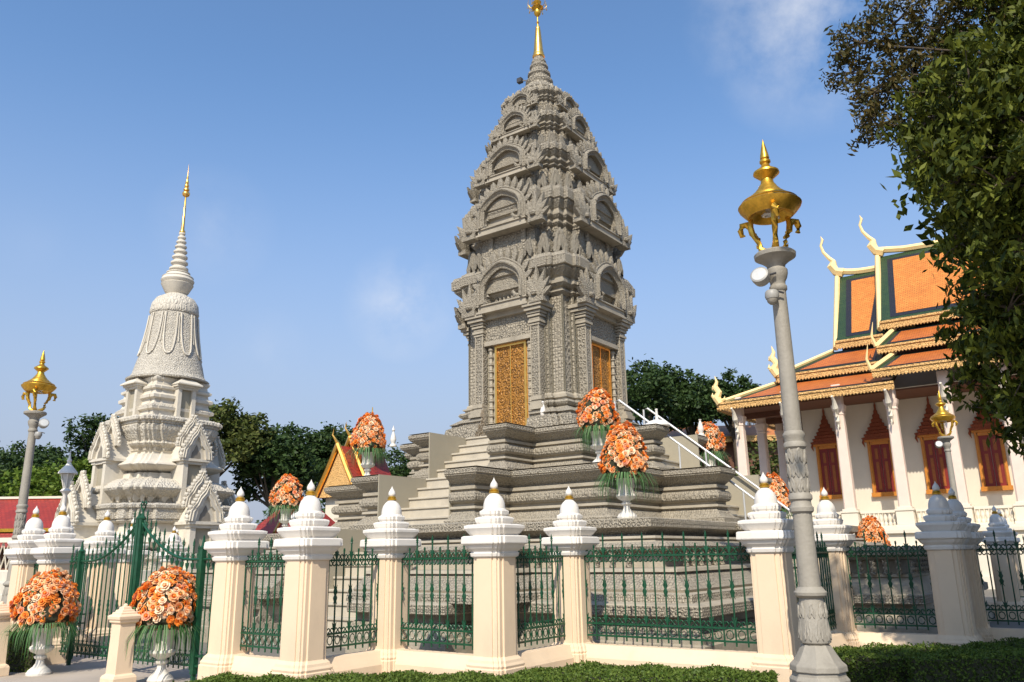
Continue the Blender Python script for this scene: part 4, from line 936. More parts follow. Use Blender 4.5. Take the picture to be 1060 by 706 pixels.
b = MB(); b.lathe([(.22,3.72),(.21,3.76),(.13,3.86),(.06,3.95),(.04,4.0),(.06,4.04),(.03,4.1),(0,4.3)], 12); b.build('roof', m_white, wl, True)
b = MB(); b.lathe([(.05,3.37),(.14,3.71)], 6); b.build('glass', m_glass, wl)

# ------------------------------------------------------------------ short cream posts in the foreground
def post(loc, label):
    r = empty('short_post', loc, SITE, label, 'post', 'short cream posts by the gate')
    b = MB(); b.rings([[(x*w_,y*w_,z_) for x, y in ((-1,-1),(1,-1),(1,1),(-1,1))] for w_, z_ in ((.165,0),(.165,.12),(.15,.15),(.12,.17),(.108,.80))]); b.build('shaft', m_cream, r, bevel=.006)
    b = MB(); b.rings([[(x*w_,y*w_,z_) for x, y in ((-1,-1),(1,-1),(1,1),(-1,1))] for w_, z_ in ((.109,.80),(.135,.82),(.135,.84),(.15,.86),(.155,.895),(.14,.91),(.115,.92),(.115,.94),(.09,.95),(.085,.975),(.06,.98),(.055,1.01),(.03,1.02))]); b.lathe([(.03,1.015),(.03,1.04),(.0,1.06)], 10); b.build('cap', m_cream, r, bevel=.004)
post((-5.3,11.5,0), 'short cream post standing left of the right-hand foreground flower urn'); post((-7.75,12.75,0), 'short cream post cut by the left edge of the photo')

# ------------------------------------------------------------------ urns of roses
HEART = (1, 1, 1, 0)
def rose_mb(s=1.0, seed=0):
    """open rose: pale outer petals (slot 0), warm heart (slot 1)"""
    rs = random.Random(seed); mb = MB()
    def petal(a, r0, r1, z0, z1, w, curl, mi):
        c, s_ = math.cos(a), math.sin(a); t = (-s_, c)
        P = [(c*r0-t[0]*w*.3, s_*r0-t[1]*w*.3, z0),(c*r0+t[0]*w*.3, s_*r0+t[1]*w*.3, z0),(c*r1*.9+t[0]*w*.55, s_*r1*.9+t[1]*w*.55, z1*.8+z0*.2),(c*r1*.9-t[0]*w*.55, s_*r1*.9-t[1]*w*.55, z1*.8+z0*.2),
             (c*(r1+curl)+t[0]*w*.3, s_*(r1+curl)+t[1]*w*.3, z1-curl*.4),(c*(r1+curl)-t[0]*w*.3, s_*(r1+curl)-t[1]*w*.3, z1-curl*.4)]
        mb.add([(x*s,y*s,z*s) for x, y, z in P], [(0,1,2,3),(3,2,4,5)], mi)
    for i in range(6): petal(i*R(60)+rs.random()*.3, .014, .047, -.035, .000+rs.uniform(-.006,.006), .056, .014, 0)
    for i in range(5): petal(i*R(72)+.4+rs.random()*.3, .008, .031, -.02, .018, .042, .010, 0)
    for i in range(5): petal(i*R(72)+rs.random(), .004, .019, -.01, .028, .028, .001, 1)
    mb.lathe([(.014*s,-.01*s),(.012*s,.022*s),(.003*s,.026*s)], 6, mi=1)
    return mb
RM = [rose_mb(1, i) for i in range(3)]
def make_urn(H=1.0, nroses=300, parts=0, seed=1, face=(0,-1), name='flower_urn', Rd=.445, Hd=.56):
    """white stone urn; dome of roses .48 m in radius on top, fern fronds hanging"""
    r = empty(name); rs = random.Random(seed)
    b = MB(); b.lathe([(.17,0),(.175,.03),(.16,.05),(.15,.07),(.09,.12),(.06,.17),(.055,.22),(.085,.24),(.09,.265),(.06,.28),(.07,.30),(.15,.34),(.175,.38),(.165,.41),(.14,.42),(.135,.5),(.15,.60),(.165,.66),(.19,.69),(.19,.71),(.15,.715),(.13,.66)], 32); b.build('urn', m_urn, r, True)
    core = MB(); core.lathe([(.12,.66),(.30,.72),(Rd*.9,.80),(Rd*.95,.92),(Rd*.87,.93+Hd*.3),(Rd*.62,.93+Hd*.65),(.12,.93+Hd*.86),(0,.93+Hd*.92)], 18); core.build('foam_core', m_hedgein, r, True)
    pts = []
    n = nroses; ga = math.pi*(3-math.sqrt(5))
    for i in range(n):
        t = (i+.5)/n; z = 1.0-t*1.32        # unit sphere height 1 .. -.32
        rad = math.sqrt(max(0, 1-z*z)) if z > 0 else 1-.35*(z/.32)**2
        a = i*ga+rs.uniform(-.12,.12)
        R_ = Rd; nx, ny, nz = rad*math.cos(a), rad*math.sin(a), max(z,-.25)
        zz = .93+(z*Hd if z > 0 else z*.62); pp = Vector((R_*rad*math.cos(a)*(1-(.10 if Hd < .6 else .16)*max(z,0)), R_*rad*math.sin(a)*(1-(.10 if Hd < .6 else .16)*max(z,0)), zz))
        nn = Vector((nx, ny, nz*.8+.12)).normalized(); pts.append((pp, nn))
    pts.sort(key=lambda q_: -(q_[1].x*face[0]+q_[1].y*face[1]))
    meshes = {}
    bulk = [MB() for _ in ROSE]
    for i, (p_, n_) in enumerate(pts):
        a_ = math.atan2(n_.y, n_.x); p_ = p_+n_*(rs.uniform(-.03,.03)+.022*math.sin(a_*3+seed*1.7+p_.z*7)+.015*math.sin(a_*5-p_.z*11+seed))
        T = Matrix.Translation(p_) @ (n_+Vector((rs.uniform(-.35,.35),rs.uniform(-.25,.25),rs.uniform(-.2,.25)))).to_track_quat('Z','Y').to_matrix().to_4x4() @ Matrix.Rotation(rs.random()*6,4,'Z')
        sc = rs.uniform(.85,1.2); mi = rs.choices(range(4), (.40,.22,.12,.26))[0]; k = rs.randrange(3)
        if i < parts:
            key = (k, mi)
            if key not in meshes:
                o = RM[k].build('rose', [ROSE[mi], ROSE[HEART[mi]]], r, False); meshes[key] = o
            else: o = meshes[key].copy(); COL.objects.link(o); o.parent = r
            o.matrix_local = T @ Matrix.Scale(sc,4)
        else:
            bulk[mi].T = T @ Matrix.Scale(sc,4); bulk[mi].add(RM[k].v, RM[k].f); bulk[mi].m[-len(RM[k].f):] = list(RM[k].m)
    allb = MB()
    for mi, b_ in enumerate(bulk):
        if b_.f: allb.add(b_.v, b_.f, 0); allb.m[-len(b_.f):] = [mi if q_ == 0 else HEART[mi] for q_ in b_.m]
    if allb.v: tag(allb.build('roses', ROSE, r), kind='stuff')
    # ferns and strap leaves
    f = MB()
    for i in range(210):
        a = rs.random()*2*math.pi; c, s = math.cos(a), math.sin(a); ln = rs.uniform(.10,.50); out_ = rs.uniform(.10,.34); r0 = .26
        P = [(c*r0,s*r0,.78),(c*(r0+out_*.6),s*(r0+out_*.6),.76),(c*(r0+out_),s*(r0+out_),.70-ln*.35),(c*(r0+out_*1.05),s*(r0+out_*1.05),.72-ln)]
        w_ = rs.uniform(.003,.007); tx, ty = -s*w_, c*w_
        W_ = (1,1.3,1,.1); vs = []
        for (x,y,z), q_ in zip(P, W_): vs += [(x-tx*q_,y-ty*q_,z),(x+tx*q_,y+ty*q_,z)]
        f.add(vs, [(0,1,3,2),(2,3,5,4),(4,5,7,6)])
    for i in range(70):
        p_, n_ = pts[rs.randrange(len(pts))]; q_ = p_+n_*.03; u = n_.cross(Vector((rs.random(),rs.random(),rs.random()))).normalized(); v = n_.cross(u)
        L_ = .03; f.add([tuple(q_-u*L_),tuple(q_+v*L_*.5),tuple(q_+u*L_+n_*.02),tuple(q_-v*L_*.5)], [(0,1,2,3)])
    f.build('fern_leaves', m_leaf1, r)
    return r
def place(o, loc, label, s=1, rz=0):
    o.location = loc; o['label'] = label; o['category'] = 'flower urn'; o['group'] = 'white urns of orange roses'; o.scale = (s,)*3; o.rotation_euler = (0,0,rz); return o
place(make_urn(parts=100, nroses=240, seed=1, face=(.45,-.9)), (-7.12,12.85,0), 'white urn of orange and peach roses on the paving left of the green gate', .98)
place(make_urn(parts=100, nroses=240, seed=2, face=(.4,-.9)), (-4.93,11.95,0), 'white urn of orange roses on the paving in front of the right gate leaf', 1.0)
u3 = place(make_urn(seed=3, nroses=260, Rd=.40, Hd=.72), toworld(5.45,5.75,2.22), 'white urn of roses on the lower right corner of the grey terrace', 1.04)
u4 = place(make_urn(seed=9, nroses=215, Rd=.42, Hd=.64), toworld(3.82,3.82,3.46), 'white urn of roses on the middle grey terrace, just right of the tower foot', 1.04, 2)
def urn_copy(loc, label, s, rz=1.0, src=None):
    c = copy_tree(src or u3); c.location = loc; c['label'] = label; c.scale = (s,)*3; c.rotation_euler = (0,0,rz); return c
urn_copy(toworld(-2.3,4.75,3.46), 'white urn of roses on the left stair block before the small red gabled hall', 1.02, 3)
urn_copy(toworld(-5.3,4.8,2.22), 'white urn of roses at the far left of the grey terraces beside the dark trees', 1.0, 4, u4)
urn_copy(toworld(3.95,-1.9,3.46), 'flower urn behind the steel handrail on the right terrace', 1.0, 5, u4)
urn_copy(toworld(5.2,-3.0,1.9), 'flower urn at the foot of the steel handrail, behind the sunlit pillar tip', 1.05, 6)
urn_copy(toworld(7.45,-3.5,.9), 'orange flower urn glimpsed above the shaded iron panel on the right', .92, 7)

# ------------------------------------------------------------------ the temple hall on the right (local axes: x along its front, y away)
th_ = empty('temple_hall', (0,0,0), SITE, 'cream temple hall with tiered orange roofs, pink columns and red windows on the right', 'temple')
XR = 9.0
mb = MB(); mb.bx(-16,XR,38.9,58,0,.5); mb.bx(-15.9,XR-.1,39.0,57.9,.5,1.6); mb.bx(-16,XR,38.9,58,1.6,1.75); mb.bx(-15.8,XR-.1,39.15,57.8,1.75,2.3); mb.bx(-16,XR,39.0,58,2.3,2.45); mb.bx(-15.9,XR-.1,39.1,57.9,2.45,2.55)
mb.build('plinth', m_pwall, th_)
colA = [-14.75,-12.3,-9.85,-7.52,-5.25,-2.98,-.7,1.6,3.9,6.2]
def column(x, y, bracket=True, z0=2.55):
    b = MB(); b.bx(x-.42,x+.42,y-.42,y+.42,z0,z0+.12); b.bx(x-.36,x+.36,y-.36,y+.36,z0+.12,z0+.72); b.bx(x-.40,x+.40,y-.40,y+.40,z0+.72,z0+.80); b.bx(x-.31,x+.31,y-.31,y+.31,z0+.80,z0+.9)
    o = b.build('column_base', m_pwall, th_, bevel=.015)
    w_ = [(.25,z0+.9),(.24,5),(.21,7.8),(.24,7.85),(.22,7.95),(.27,8.1),(.30,8.3),(.22,8.32),(.22,9.3)]
    b = MB(); b.rings([[(x+sx*r,y+sy*r,z) for sx, sy in ((-.75,-1),(.75,-1),(1,-.75),(1,.75),(.75,1),(-.75,1),(-1,.75),(-1,-.75))] for r, z in w_]); b.build('column', m_column, th_)
    if bracket:
        b = MB(); P = [(x,y-.24,7.2),(x,y-.42,7.5),(x,y-.38,7.8),(x,y-.6,8.1),(x,y-.75,8.45),(x,y-1.0,8.62)]
        b.tube(P, [.05,.12,.09,.14,.08,.05], 8); b.tube([(x,y-.38,7.8),(x,y-.62,7.7),(x,y-.66,7.9)], [.06,.05,.01], 6); b.tube([(x,y-.3,7.4),(x,y-.5,7.2),(x,y-.48,7.0)], [.06,.05,.01], 6); b.lathe([(.0,8.0),(.09,8.08),(.09,8.2),(.0,8.3)], 8, (x,y-.62,0)); b.build('bracket', m_pwall, th_, True)
for a in colA: column(a, 40)
for y in (43.2,46.4,50.6,53.8): column(-14.75, y, False)
for x, y in ((-12.9,46.4),(-12.9,50.6)): column(x, y, False)
mb = MB(); mb.bx(-12.5,XR,43,54,2.55,10.4); mb.build('wall', m_pwall, th_)
mb = MB(); mb.bx(-12.6,XR,42.9,43,2.55,2.95); mb.bx(-12.55,XR,42.95,43,2.95,3.1); mb.build('wall_base', m_pwall, th_)
# balustrade between the column bases
for a0, a1 in zip(colA[:-1], colA[1:]):
    b = MB(); x0, x1 = a0+.42, a1-.42; b.bx(x0,x1,39.9,40.1,3.22,3.34); b.bx(x0,x1,39.9,40.1,2.55,2.66)
    n = 8
    for i in range(n): b.lathe([(.07,2.66),(.09,2.74),(.05,2.82),(.09,2.96),(.09,3.02),(.05,3.14),(.07,3.22)], 8, (x0+(i+.5)*(x1-x0)/n,40,0))
    b.build('balustrade', m_pwall, th_, True)
def window(xc):
    f = MB(); z0, z1, hw = 4.18, 6.8, .57
    for s in (-1,1): f.bx(xc+s*(hw-.11),xc+s*hw,42.84,43.0,z0,z1); f.bx(xc+s*(hw-.15),xc+s*(hw-.112),42.90,43.0,z0+.2,z1-.1)
    f.bx(xc-hw-.06,xc+hw+.06,42.80,43.0,z0-.06,z0+.14); f.bx(xc-hw+.15,xc+hw-.15,42.86,43,z1-.15,z1)
    f.bx(xc-hw-.08,xc+hw+.08,42.78,43,z1,z1+.10)
    o = f.build('window', m_wframe, th_)
    s_ = MB()
    for s in (-1,1): s_.bx(xc+s*.012,xc+s*.42,42.93,42.99,z0+.14,z1-.15)
    s_.build('shutter', m_shut, o)
    p = MB()
    for s in (-1,1):
        for a, b in ((.28,1.62),(1.76,2.28)): p.bx(xc+s*.13,xc+s*.27,42.912,42.928,z0+a,z0+b)
    p.build('gilt_panel', m_wpanel, o)
    sp = MB(); z = z1+.10; 
    prof = [(hw+.14,0),(hw+.20,.10),(hw+.02,.14),(hw+.08,.26),(.50,.30),(.54,.42),(.40,.46),(.44,.60),(.31,.64),(.34,.78),(.23,.84),(.25,.98),(.15,1.05),(.16,1.2),(.085,1.3),(.09,1.4),(.04,1.5),(.045,1.7),(.02,1.8),(.01,2.35)]
    sp.rings([[(xc+sx*w_,42.98-(.0 if sy > 0 else min(.30,.08+w_*.35)),z+h_) for sx, sy in ((-1,-1),(1,-1),(1,1),(-1,1))] for w_, h_ in prof])
    for s in (-1,1): sp.tube([(xc+s*(hw+.1),42.86,z+.05),(xc+s*(hw+.17),42.84,z-.12),(xc+s*(hw+.10),42.84,z-.34)], [.07,.06,.01], 6)
    sp.build('spired_pediment', m_spirered, o)
for xc in (-11.35,-8.85,-6.43,-4.15,-1.85,.45,2.75,5.05): window(xc)
# roofs
def roof_slope(parent, nm, pts, tile, inset=(.55,.45), seq=True):
    """pts: eave-left, eave-right, top-right, top-left ; nested borders of green, navy and orange tiles, each a little above the last"""
    P = [Vector(p) for p in pts]; nrm = (P[1]-P[0]).cross(P[3]-P[0]).normalized()
    if nrm.z < 0: nrm = -nrm
    m = MB(); c = sum(P, Vector())/4
    def inner(d):
        e0 = (P[1]-P[0]).normalized(); out_ = []
        # move each corner inwards along both adjacent edges
        for i in range(4):
            a = (P[(i+1) % 4]-P[i]); b = (P[i-1]-P[i])
            sn = max(.3, a.normalized().cross(b.normalized()).length)
            out_.append(P[i]+a.normalized()*d/sn+b.normalized()*d/sn)
        return out_
    m.quad(*[tuple(p) for p in P], 0)
    for d, off, mi in ((inset[0]*.62,.012,1),(inset[0],.024,2)):
        m.quad(*[tuple(p+nrm*off) for p in inner(d)], mi)
    m.quad(*[tuple(p-nrm*.08) for p in P], 3)
    return m.build(nm, [m_tileG, m_tileB, tile, m_soffit], parent)
def fascia(parent, a, b, h=.34, t=.10, nm='fascia'):
    a, b = Vector(a), Vector(b); d = b-a; ln = d.length; n = max(2, int(ln/.15)); m = MB()
    side = Vector((d.y,-d.x,0)).normalized()*t
    def slab(p, q, z0, z1, s, e=0):
        v = [p+side*e+Vector((0,0,z0)), q+side*e+Vector((0,0,z0)), q+side*(e+s)+Vector((0,0,z0)), p+side*(e+s)+Vector((0,0,z0))]
        v += [x+Vector((0,0,z1-z0)) for x in v]; m.add([tuple(x) for x in v], [(0,1,2,3),(4,5,6,7),(0,1,5,4),(1,2,6,5),(2,3,7,6),(3,0,4,7)])
    slab(a, b, .0, h, 1); slab(a, b, h*.72, h, .5, 1.0)
    for i in range(n):
        p = a+d*(i/n)+side*1.0; q = a+d*((i+1)/n)+side*1.0; mid = (p+q)/2
        m.add([tuple(p), tuple(q), tuple(mid+Vector((0,0,-.09))), tuple(p+side*.2+Vector((0,0,.10))), tuple(q+side*.2+Vector((0,0,.10))), tuple(mid+side*.2+Vector((0,0,-.07)))], [(0,1,2),(3,4,5),(0,3,5,2),(1,4,5,2),(0,1,4,3)])
    return m.build(nm, m_fascia, parent)
def bar(parent, nm, pts, r, m): return MB().tube(pts, r, 6).build(nm, m, parent, True)
def flame(parent, p, h, m=None):
    l_ = MB(); x, y, z = p
    l_.tube([(x+.05,y,z),(x-.10*h,y,z+.25*h),(x+.02*h,y,z+.45*h),(x-.12*h,y,z+.68*h),(x-.04*h,y,z+.86*h),(x-.10*h,y,z+1.1*h)], [.14*h,.17*h,.12*h,.11*h,.06*h,.01], 8)
    l_.tube([(x-.08*h,y,z+.22*h),(x-.26*h,y,z+.34*h),(x-.24*h,y,z+.46*h)], [.09*h,.06*h,.01], 6); l_.tube([(x-.02*h,y,z+.52*h),(x-.22*h,y,z+.62*h),(x-.22*h,y,z+.74*h)], [.07*h,.05*h,.01], 6)
    l_.tube([(x+.05,y,z+.1*h),(x+.22*h,y,z+.16*h),(x+.24*h,y,z+.3*h)], [.09*h,.06*h,.01], 6)
    return l_.build('naga_finial', m or m_barge, parent, True)
roofs = empty('roof'); roofs.parent = th_
XE = XR+.5; YB = 97.0   # mirror plane *2
# lowest skirt, left part, with hipped left end
roof_slope(roofs, 'skirt_roof', [(-15.4,39.3,8.98),(-7.2,39.3,8.98),(-7.2,41.6,10.06),(-13.1,41.6,10.06)], m_tileR, (.42,.4))
roof_slope(roofs, 'skirt_roof', [(-15.4,57.7,8.98),(-15.4,39.3,8.98),(-13.1,41.6,10.06),(-13.1,55.4,10.06)], m_tileR, (.42,.4))
fascia(roofs, (-15.45,39.25,8.66), (-7.15,39.25,8.66)); fascia(roofs, (-15.5,57.8,8.66), (-15.5,39.25,8.66))
bar(roofs, 'hip_ridge', [(-15.5,39.2,9.02),(-13.1,41.6,10.14)], .11, m_barge); flame(roofs, (-15.45,39.25,8.95), 1.35)
# second skirt
roof_slope(roofs, 'skirt_roof', [(-12.95,41.3,10.4),(-8.0,41.3,10.4),(-8.0,43.3,11.7),(-10.6,43.3,11.7)], m_tileR, (.42,.4))
roof_slope(roofs, 'skirt_roof', [(-12.95,55.7,10.4),(-12.95,41.3,10.4),(-10.6,43.3,11.7),(-10.6,53.7,11.7)], m_tileR, (.42,.4))
fascia(roofs, (-13.0,41.25,10.08), (-7.95,41.25,10.08)); fascia(roofs, (-13.0,55.8,10.08), (-13.0,41.25,10.08))
bar(roofs, 'hip_ridge', [(-13.05,41.2,10.44),(-10.6,43.3,11.78)], .11, m_barge); flame(roofs, (-13.0,41.25,10.4), 1.5)
# raised right part of the skirts
roof_slope(roofs, 'skirt_roof', [(-7.95,39.3,9.62),(XE,39.3,9.62),(XE,41.6,10.72),(-7.3,41.6,10.72)], m_tileR, (.42,.4)); fascia(roofs, (-8.0,39.25,9.30), (XE,39.25,9.30)); bar(roofs, 'hip_ridge', [(-8.02,39.2,9.66),(-7.35,41.6,10.82)], .12, m_barge)
roof_slope(roofs, 'skirt_roof', [(-8.0,41.3,11.14),(XE,41.3,11.14),(XE,43.3,12.34),(-7.5,43.3,12.34)], m_tileR, (.42,.4)); fascia(roofs, (-8.05,41.25,10.82), (XE,41.25,10.82)); bar(roofs, 'hip_ridge', [(-8.07,41.2,11.18),(-7.5,43.3,12.44)], .12, m_barge)
for (x,y,z) in ((-8.02,39.2,9.66),(-8.07,41.2,11.18)): bar(roofs, 'barge_point', [(x,y,z),(x-.12,y-.1,z+.5),(x+.02,y-.12,z+1.2)], [.10,.06,.01], m_barge)
# steep main roofs
def main_roof(xl_e, xl_r, xr, ze, zr):
    roof_slope(roofs, 'main_roof', [(xl_e,43.1,ze),(xr,43.1,ze),(xr,48.5,zr),(xl_r,48.5,zr)], m_tileO, (.78,.9))
    roof_slope(roofs, 'main_roof', [(xr,53.9,ze),(xl_e,53.9,ze),(xl_r,48.5,zr),(xr,48.5,zr)], m_tileO, (.78,.9))
    fascia(roofs, (xl_e,43.0,ze-.34), (xr,43.0,ze-.34), .40, .12)
    bar(roofs, 'barge', [(xl_e-.02,43.0,ze-.3),(xl_r-.02,48.5,zr+.1)], .15, m_barge); bar(roofs, 'barge', [(xl_e-.02,53.9,ze-.3),(xl_r-.02,48.5,zr+.1)], .15, m_barge)
    g_ = MB(); g_.add([(xl_e+.5,43.5,ze),(xl_e+.5,53.5,ze),(xl_r+.6,48.5,zr-.3)], [(0,1,2)]); g_.build('gable', m_fascia, roofs)
    # ridge that sweeps up to the horned end piece
    P = []; 
    for i in range(14):
        t = i/13; x = xr+(xl_r-xr)*t; up_ = .0 if t < .3 else .55*((t-.3)/.7)**2.5 if (xr-xl_r) < 5 else (.0 if x > xl_r+3 else .55*((xl_r+3-x)/3)**2.2)
        P.append((x, 48.5, zr+.12+up_*.6))
    bar(roofs, 'ridge', P, .19, m_barge)
    hx, hz = xl_r, zr+.35
    bar(roofs, 'horned_finial', [(hx+.35,48.5,hz-.1),(hx-.05,48.45,hz+.05),(hx-.22,48.4,hz+.42),(hx-.12,48.4,hz+.7),(hx-.33,48.4,hz+.95),(hx-.62,48.4,hz+1.4),(hx-.72,48.4,hz+1.85),(hx-.58,48.4,hz+2.2),(hx-.66,48.4,hz+2.45)], [.3,.27,.30,.17,.13,.10,.075,.08,.012], m_barge)
main_roof(-10.35,-11.1,-8.0,12.1,17.35); main_roof(-8.1,-8.75,XE,12.75,18.1)
mb = MB(); mb.bx(-15.2,XR,40.4,56.6,8.75,8.83); mb.bx(-10.2,XR,43.6,53.4,9.9,11.9); mb.build('ceiling', m_soffit, roofs)
mb = MB()
for y in (42,44.5,47,49.5,52): mb.bx(-15.2,-12.5,y-.12,y+.12,8.45,8.75)
mb.build('beams', m_soffit, roofs)

# far gallery with a fringed orange roof
gy = empty('gallery', (14,75,0), R(-4), 'low far gallery with a fringed orange tile roof behind the handrail', 'building')
mb = MB(); mb.quad((-2,0,12.0),(16,0,12.0),(16,4,13.6),(-2,4,13.6)); mb.quad((-2,8,12.0),(16,8,12.0),(16,4,13.6),(-2,4,13.6)); mb.build('roof', m_tileO, gy)
fascia(gy, (-2,-.05,11.5), (16,-.05,11.5), .5, .1)
mb = MB(); mb.bx(-1.5,15.5,1,7,0,11.6); mb.build('wall', m_soffit, gy)
# small hall with telescoped red gables and a gilded spire
hl = empty('gabled_hall', (-11.5,55,0), SITE, 'small hall with red roof, gold gable boards and thin gold spire left of the terraces', 'temple hall')
mb = MB(); mb.bx(-1.7,1.7,0,3,0,5.6); mb.build('wall', m_pwall, hl)
def gable(x, y, hw, ze, za, dep):
    r_ = MB()
    for s in (-1,1): r_.quad((s*hw,y,ze),(0,y,za),(0,y+dep,za),(s*hw,y+dep,ze)); r_.quad((s*(hw-.3),y+.02,ze+.16),(s*.25,y+.02,za-.2),(s*.25,y+dep,za-.2),(s*(hw-.3),y+dep,ze+.16))
    r_.build('roof', m_tileRed, hl)
    g_ = MB(); g_.add([(-hw+.2,y+.15,ze),(hw-.2,y+.15,ze),(0,y+.15,za-.2)], [(0,1,2)]); g_.build('gable', m_fascia, hl)
    for s in (-1,1): bar(hl, 'gable_board', [(s*(hw+.15),y-.05,ze-.25),(s*hw*.5,y-.05,(ze+za)/2-.05),(0,y-.05,za+.1)], .16, m_gold); bar(hl, 'gable_tip', [(s*(hw+.1),y-.05,ze-.2),(s*(hw+.45),y-.05,ze+.15),(s*(hw+.3),y-.05,ze+.6)], [.14,.09,.01], m_gold)
    bar(hl, 'horned_finial', [(0,y,za),(-.05,y-.15,za+.3),(-.25,y-.3,za+.7),(-.1,y-.35,za+1.1)], [.16,.1,.06,.01], m_gold)
gable(0,-.6,2.1,5.6,9.0,1.2); gable(0,.5,2.0,6.1,9.6,2.6)
mb = MB(); mb.lathe([(1.0,9.3),(1.0,9.7),(.75,9.8),(.75,10.2),(.55,10.3),(.55,10.65),(.4,10.75),(.38,11.0),(.2,11.1),(.16,11.4),(.06,11.6),(.03,12.4)], 12, (.9,1.6,-.6)); mb.build('gilded_spire', m_oldgold, hl, True)
sp_ = empty('small_pavilion', (-12.6,43,0), SITE, 'low red roof with white diagonal ridge behind the flower urn beside the dark trees', 'pavilion')
mb = MB(); mb.quad((-2.2,0,2.9),(1.4,0,2.9),(.6,2,4.6),(-1.6,2,4.6)); mb.quad((1.4,0,2.9),(1.4,4,2.9),(.6,2,4.6),(.6,2,4.6)); mb.build('roof', m_tileRed, sp_)
bar(sp_, 'ridge', [(-1.7,1.95,4.75),(.3,1.9,4.72),(1.6,-.1,3.5)], .17, m_white); bar(sp_, 'gold_trim', [(.2,-.02,2.95),(-.5,1,3.8),(-.9,2,4.5)], .09, m_gold)
mb = MB(); mb.bx(-1.8,1.1,.4,3.6,0,2.95); mb.build('wall', m_spirered, sp_)
# long red-roofed gallery and white railings at the far left
rg = empty('red_gallery', (-34,58,0), R(3), 'long low gallery with red tiled roof at the far left', 'building')
mb = MB(); mb.quad((-16,0,3.95),(7,0,3.95),(7,3.5,6.3),(-16,3.5,6.3)); mb.quad((-16,7,3.95),(7,7,3.95),(7,3.5,6.3),(-16,3.5,6.3)); mb.build('roof', m_tileRed, rg)
mb = MB(); mb.bx(-16,7,3.35,3.6,6.28,6.45); mb.build('ridge', m_pwall, rg)
mb = MB(); mb.bx(-16,7.05,-.1,0,3.75,3.98); mb.build('gutter', m_oldgold, rg)
mb = MB(); mb.quad((-16,-.8,2.7),(7,-.8,2.7),(7,.05,3.72),(-16,.05,3.72)); mb.build('lower_roof', m_tileRed, rg)
mb = MB(); mb.bx(-15.5,6.5,.6,6.4,0,3.9); mb.build('wall', m_soffit, rg)
rl = empty('white_balustrade', (-24,36,0), R(4), 'white lattice balustrade at the left edge behind the pillars', 'balustrade')
mb = MB(); mb.bx(-9,5,-.15,.15,2.5,2.7); mb.bx(-9,5,-.12,.12,1.2,1.35); mb.build('rails', m_pwall, rl)
mb = MB()
for i in range(56): mb.tube([(-9+i*.25,0,1.35),(-8.75+i*.25,0,2.5)], .03, 4); mb.tube([(-8.75+i*.25,.02,1.35),(-9+i*.25,.02,2.5)], .03, 4)
mb.build('lattice', m_pwall, rl)
mb = MB(); mb.bx(-9,5,-.3,.3,0,1.2); mb.build('base', m_pwall, rl)

# ------------------------------------------------------------------ trees
def leaves_cloud(blobs, n, size, seed, droop=.0, shell=.55, aspect=.5, sig=.17):
    """leaf-sized faces in clumps: blobs (x,y,z,rx,rz)"""
    rs = np.random.default_rng(seed); B = np.array(blobs, float)
    vol = B[:,3]**2*B[:,4]; vol = vol**.85; idx = rs.choice(len(B), n, p=vol/vol.sum())
    # each blob has its own set of twig clusters
    nc = 34; C = []
    for b in B:
        d = rs.normal(size=(nc,3)); d /= np.linalg.norm(d,axis=1)[:,None]; d *= (shell+(1-shell)*rs.random((nc,1))**.5)*(.78+.34*rs.random((nc,1)))
        C.append(b[:3]+d*np.array([b[3],b[3],b[4]]))
    C = np.array(C); ci = rs.integers(0,nc,n); c = C[idx,ci]
    sg = (B[idx,3]*sig)[:,None]; p = c+rs.normal(size=(n,3))*sg*np.array([1,1,.7])
    u = rs.normal(size=(n,3)); u[:,2] = u[:,2]*(.6)-droop; u /= np.linalg.norm(u,axis=1)[:,None]
    v = np.cross(u, rs.normal(size=(n,3))); v /= np.linalg.norm(v,axis=1)[:,None]
    L_ = (size*(.65+.7*rs.random((n,1))))
    w_ = L_*aspect
    vs = np.stack([p-u*L_*.5, p+v*w_*.5+u*L_*.05, p+u*L_*.5, p-v*w_*.5+u*L_*.05], 1)
    return vs, C
def make_tree(name, x, y, blobs, m, n, size, label, seed, trunk_r=.3, group=None, base=0):
    r = empty(name, (x,y,base), 0, label, 'tree', group)
    vs, C = leaves_cloud(blobs, n, size, seed); leaf_mesh(vs, 'crown', m, r)
    rs = random.Random(seed); mb = MB(); zt = min(b[2]-b[4]*.3 for b in blobs)
    top = max(b[2] for b in blobs)
    mb.tube([(0,0,0),(.1,0,zt*.5),(rs.uniform(-.3,.3),0,zt),(rs.uniform(-.5,.5),rs.uniform(-.5,.5),top)], [trunk_r*1.3,trunk_r,trunk_r*.8,trunk_r*.2], 8); mb.build('trunk', m_bark, r, True)
    for b in blobs:
        q = MB(); q.tube([(0,0,zt*.8),(b[0]*.5,b[1]*.5,(zt*.8+b[2])/2-.2),(b[0],b[1],b[2])], [trunk_r*.5,trunk_r*.3,trunk_r*.08], 6); q.build('limb', m_bark, r, True)
    return r
def crown(h, w, k, seed, flat=.8):
    rs = random.Random(seed); B = [(0,0,h-w*.55*flat,w*.55,w*.5*flat)]
    for i in range(k):
        a = i*2*math.pi/k+rs.random(); rr = w*rs.uniform(.45,.75); B.append((rr*math.cos(a), rr*math.sin(a), h-w*flat*rs.uniform(.5,1.35), w*rs.uniform(.32,.5), w*rs.uniform(.3,.42)*flat))
    return B
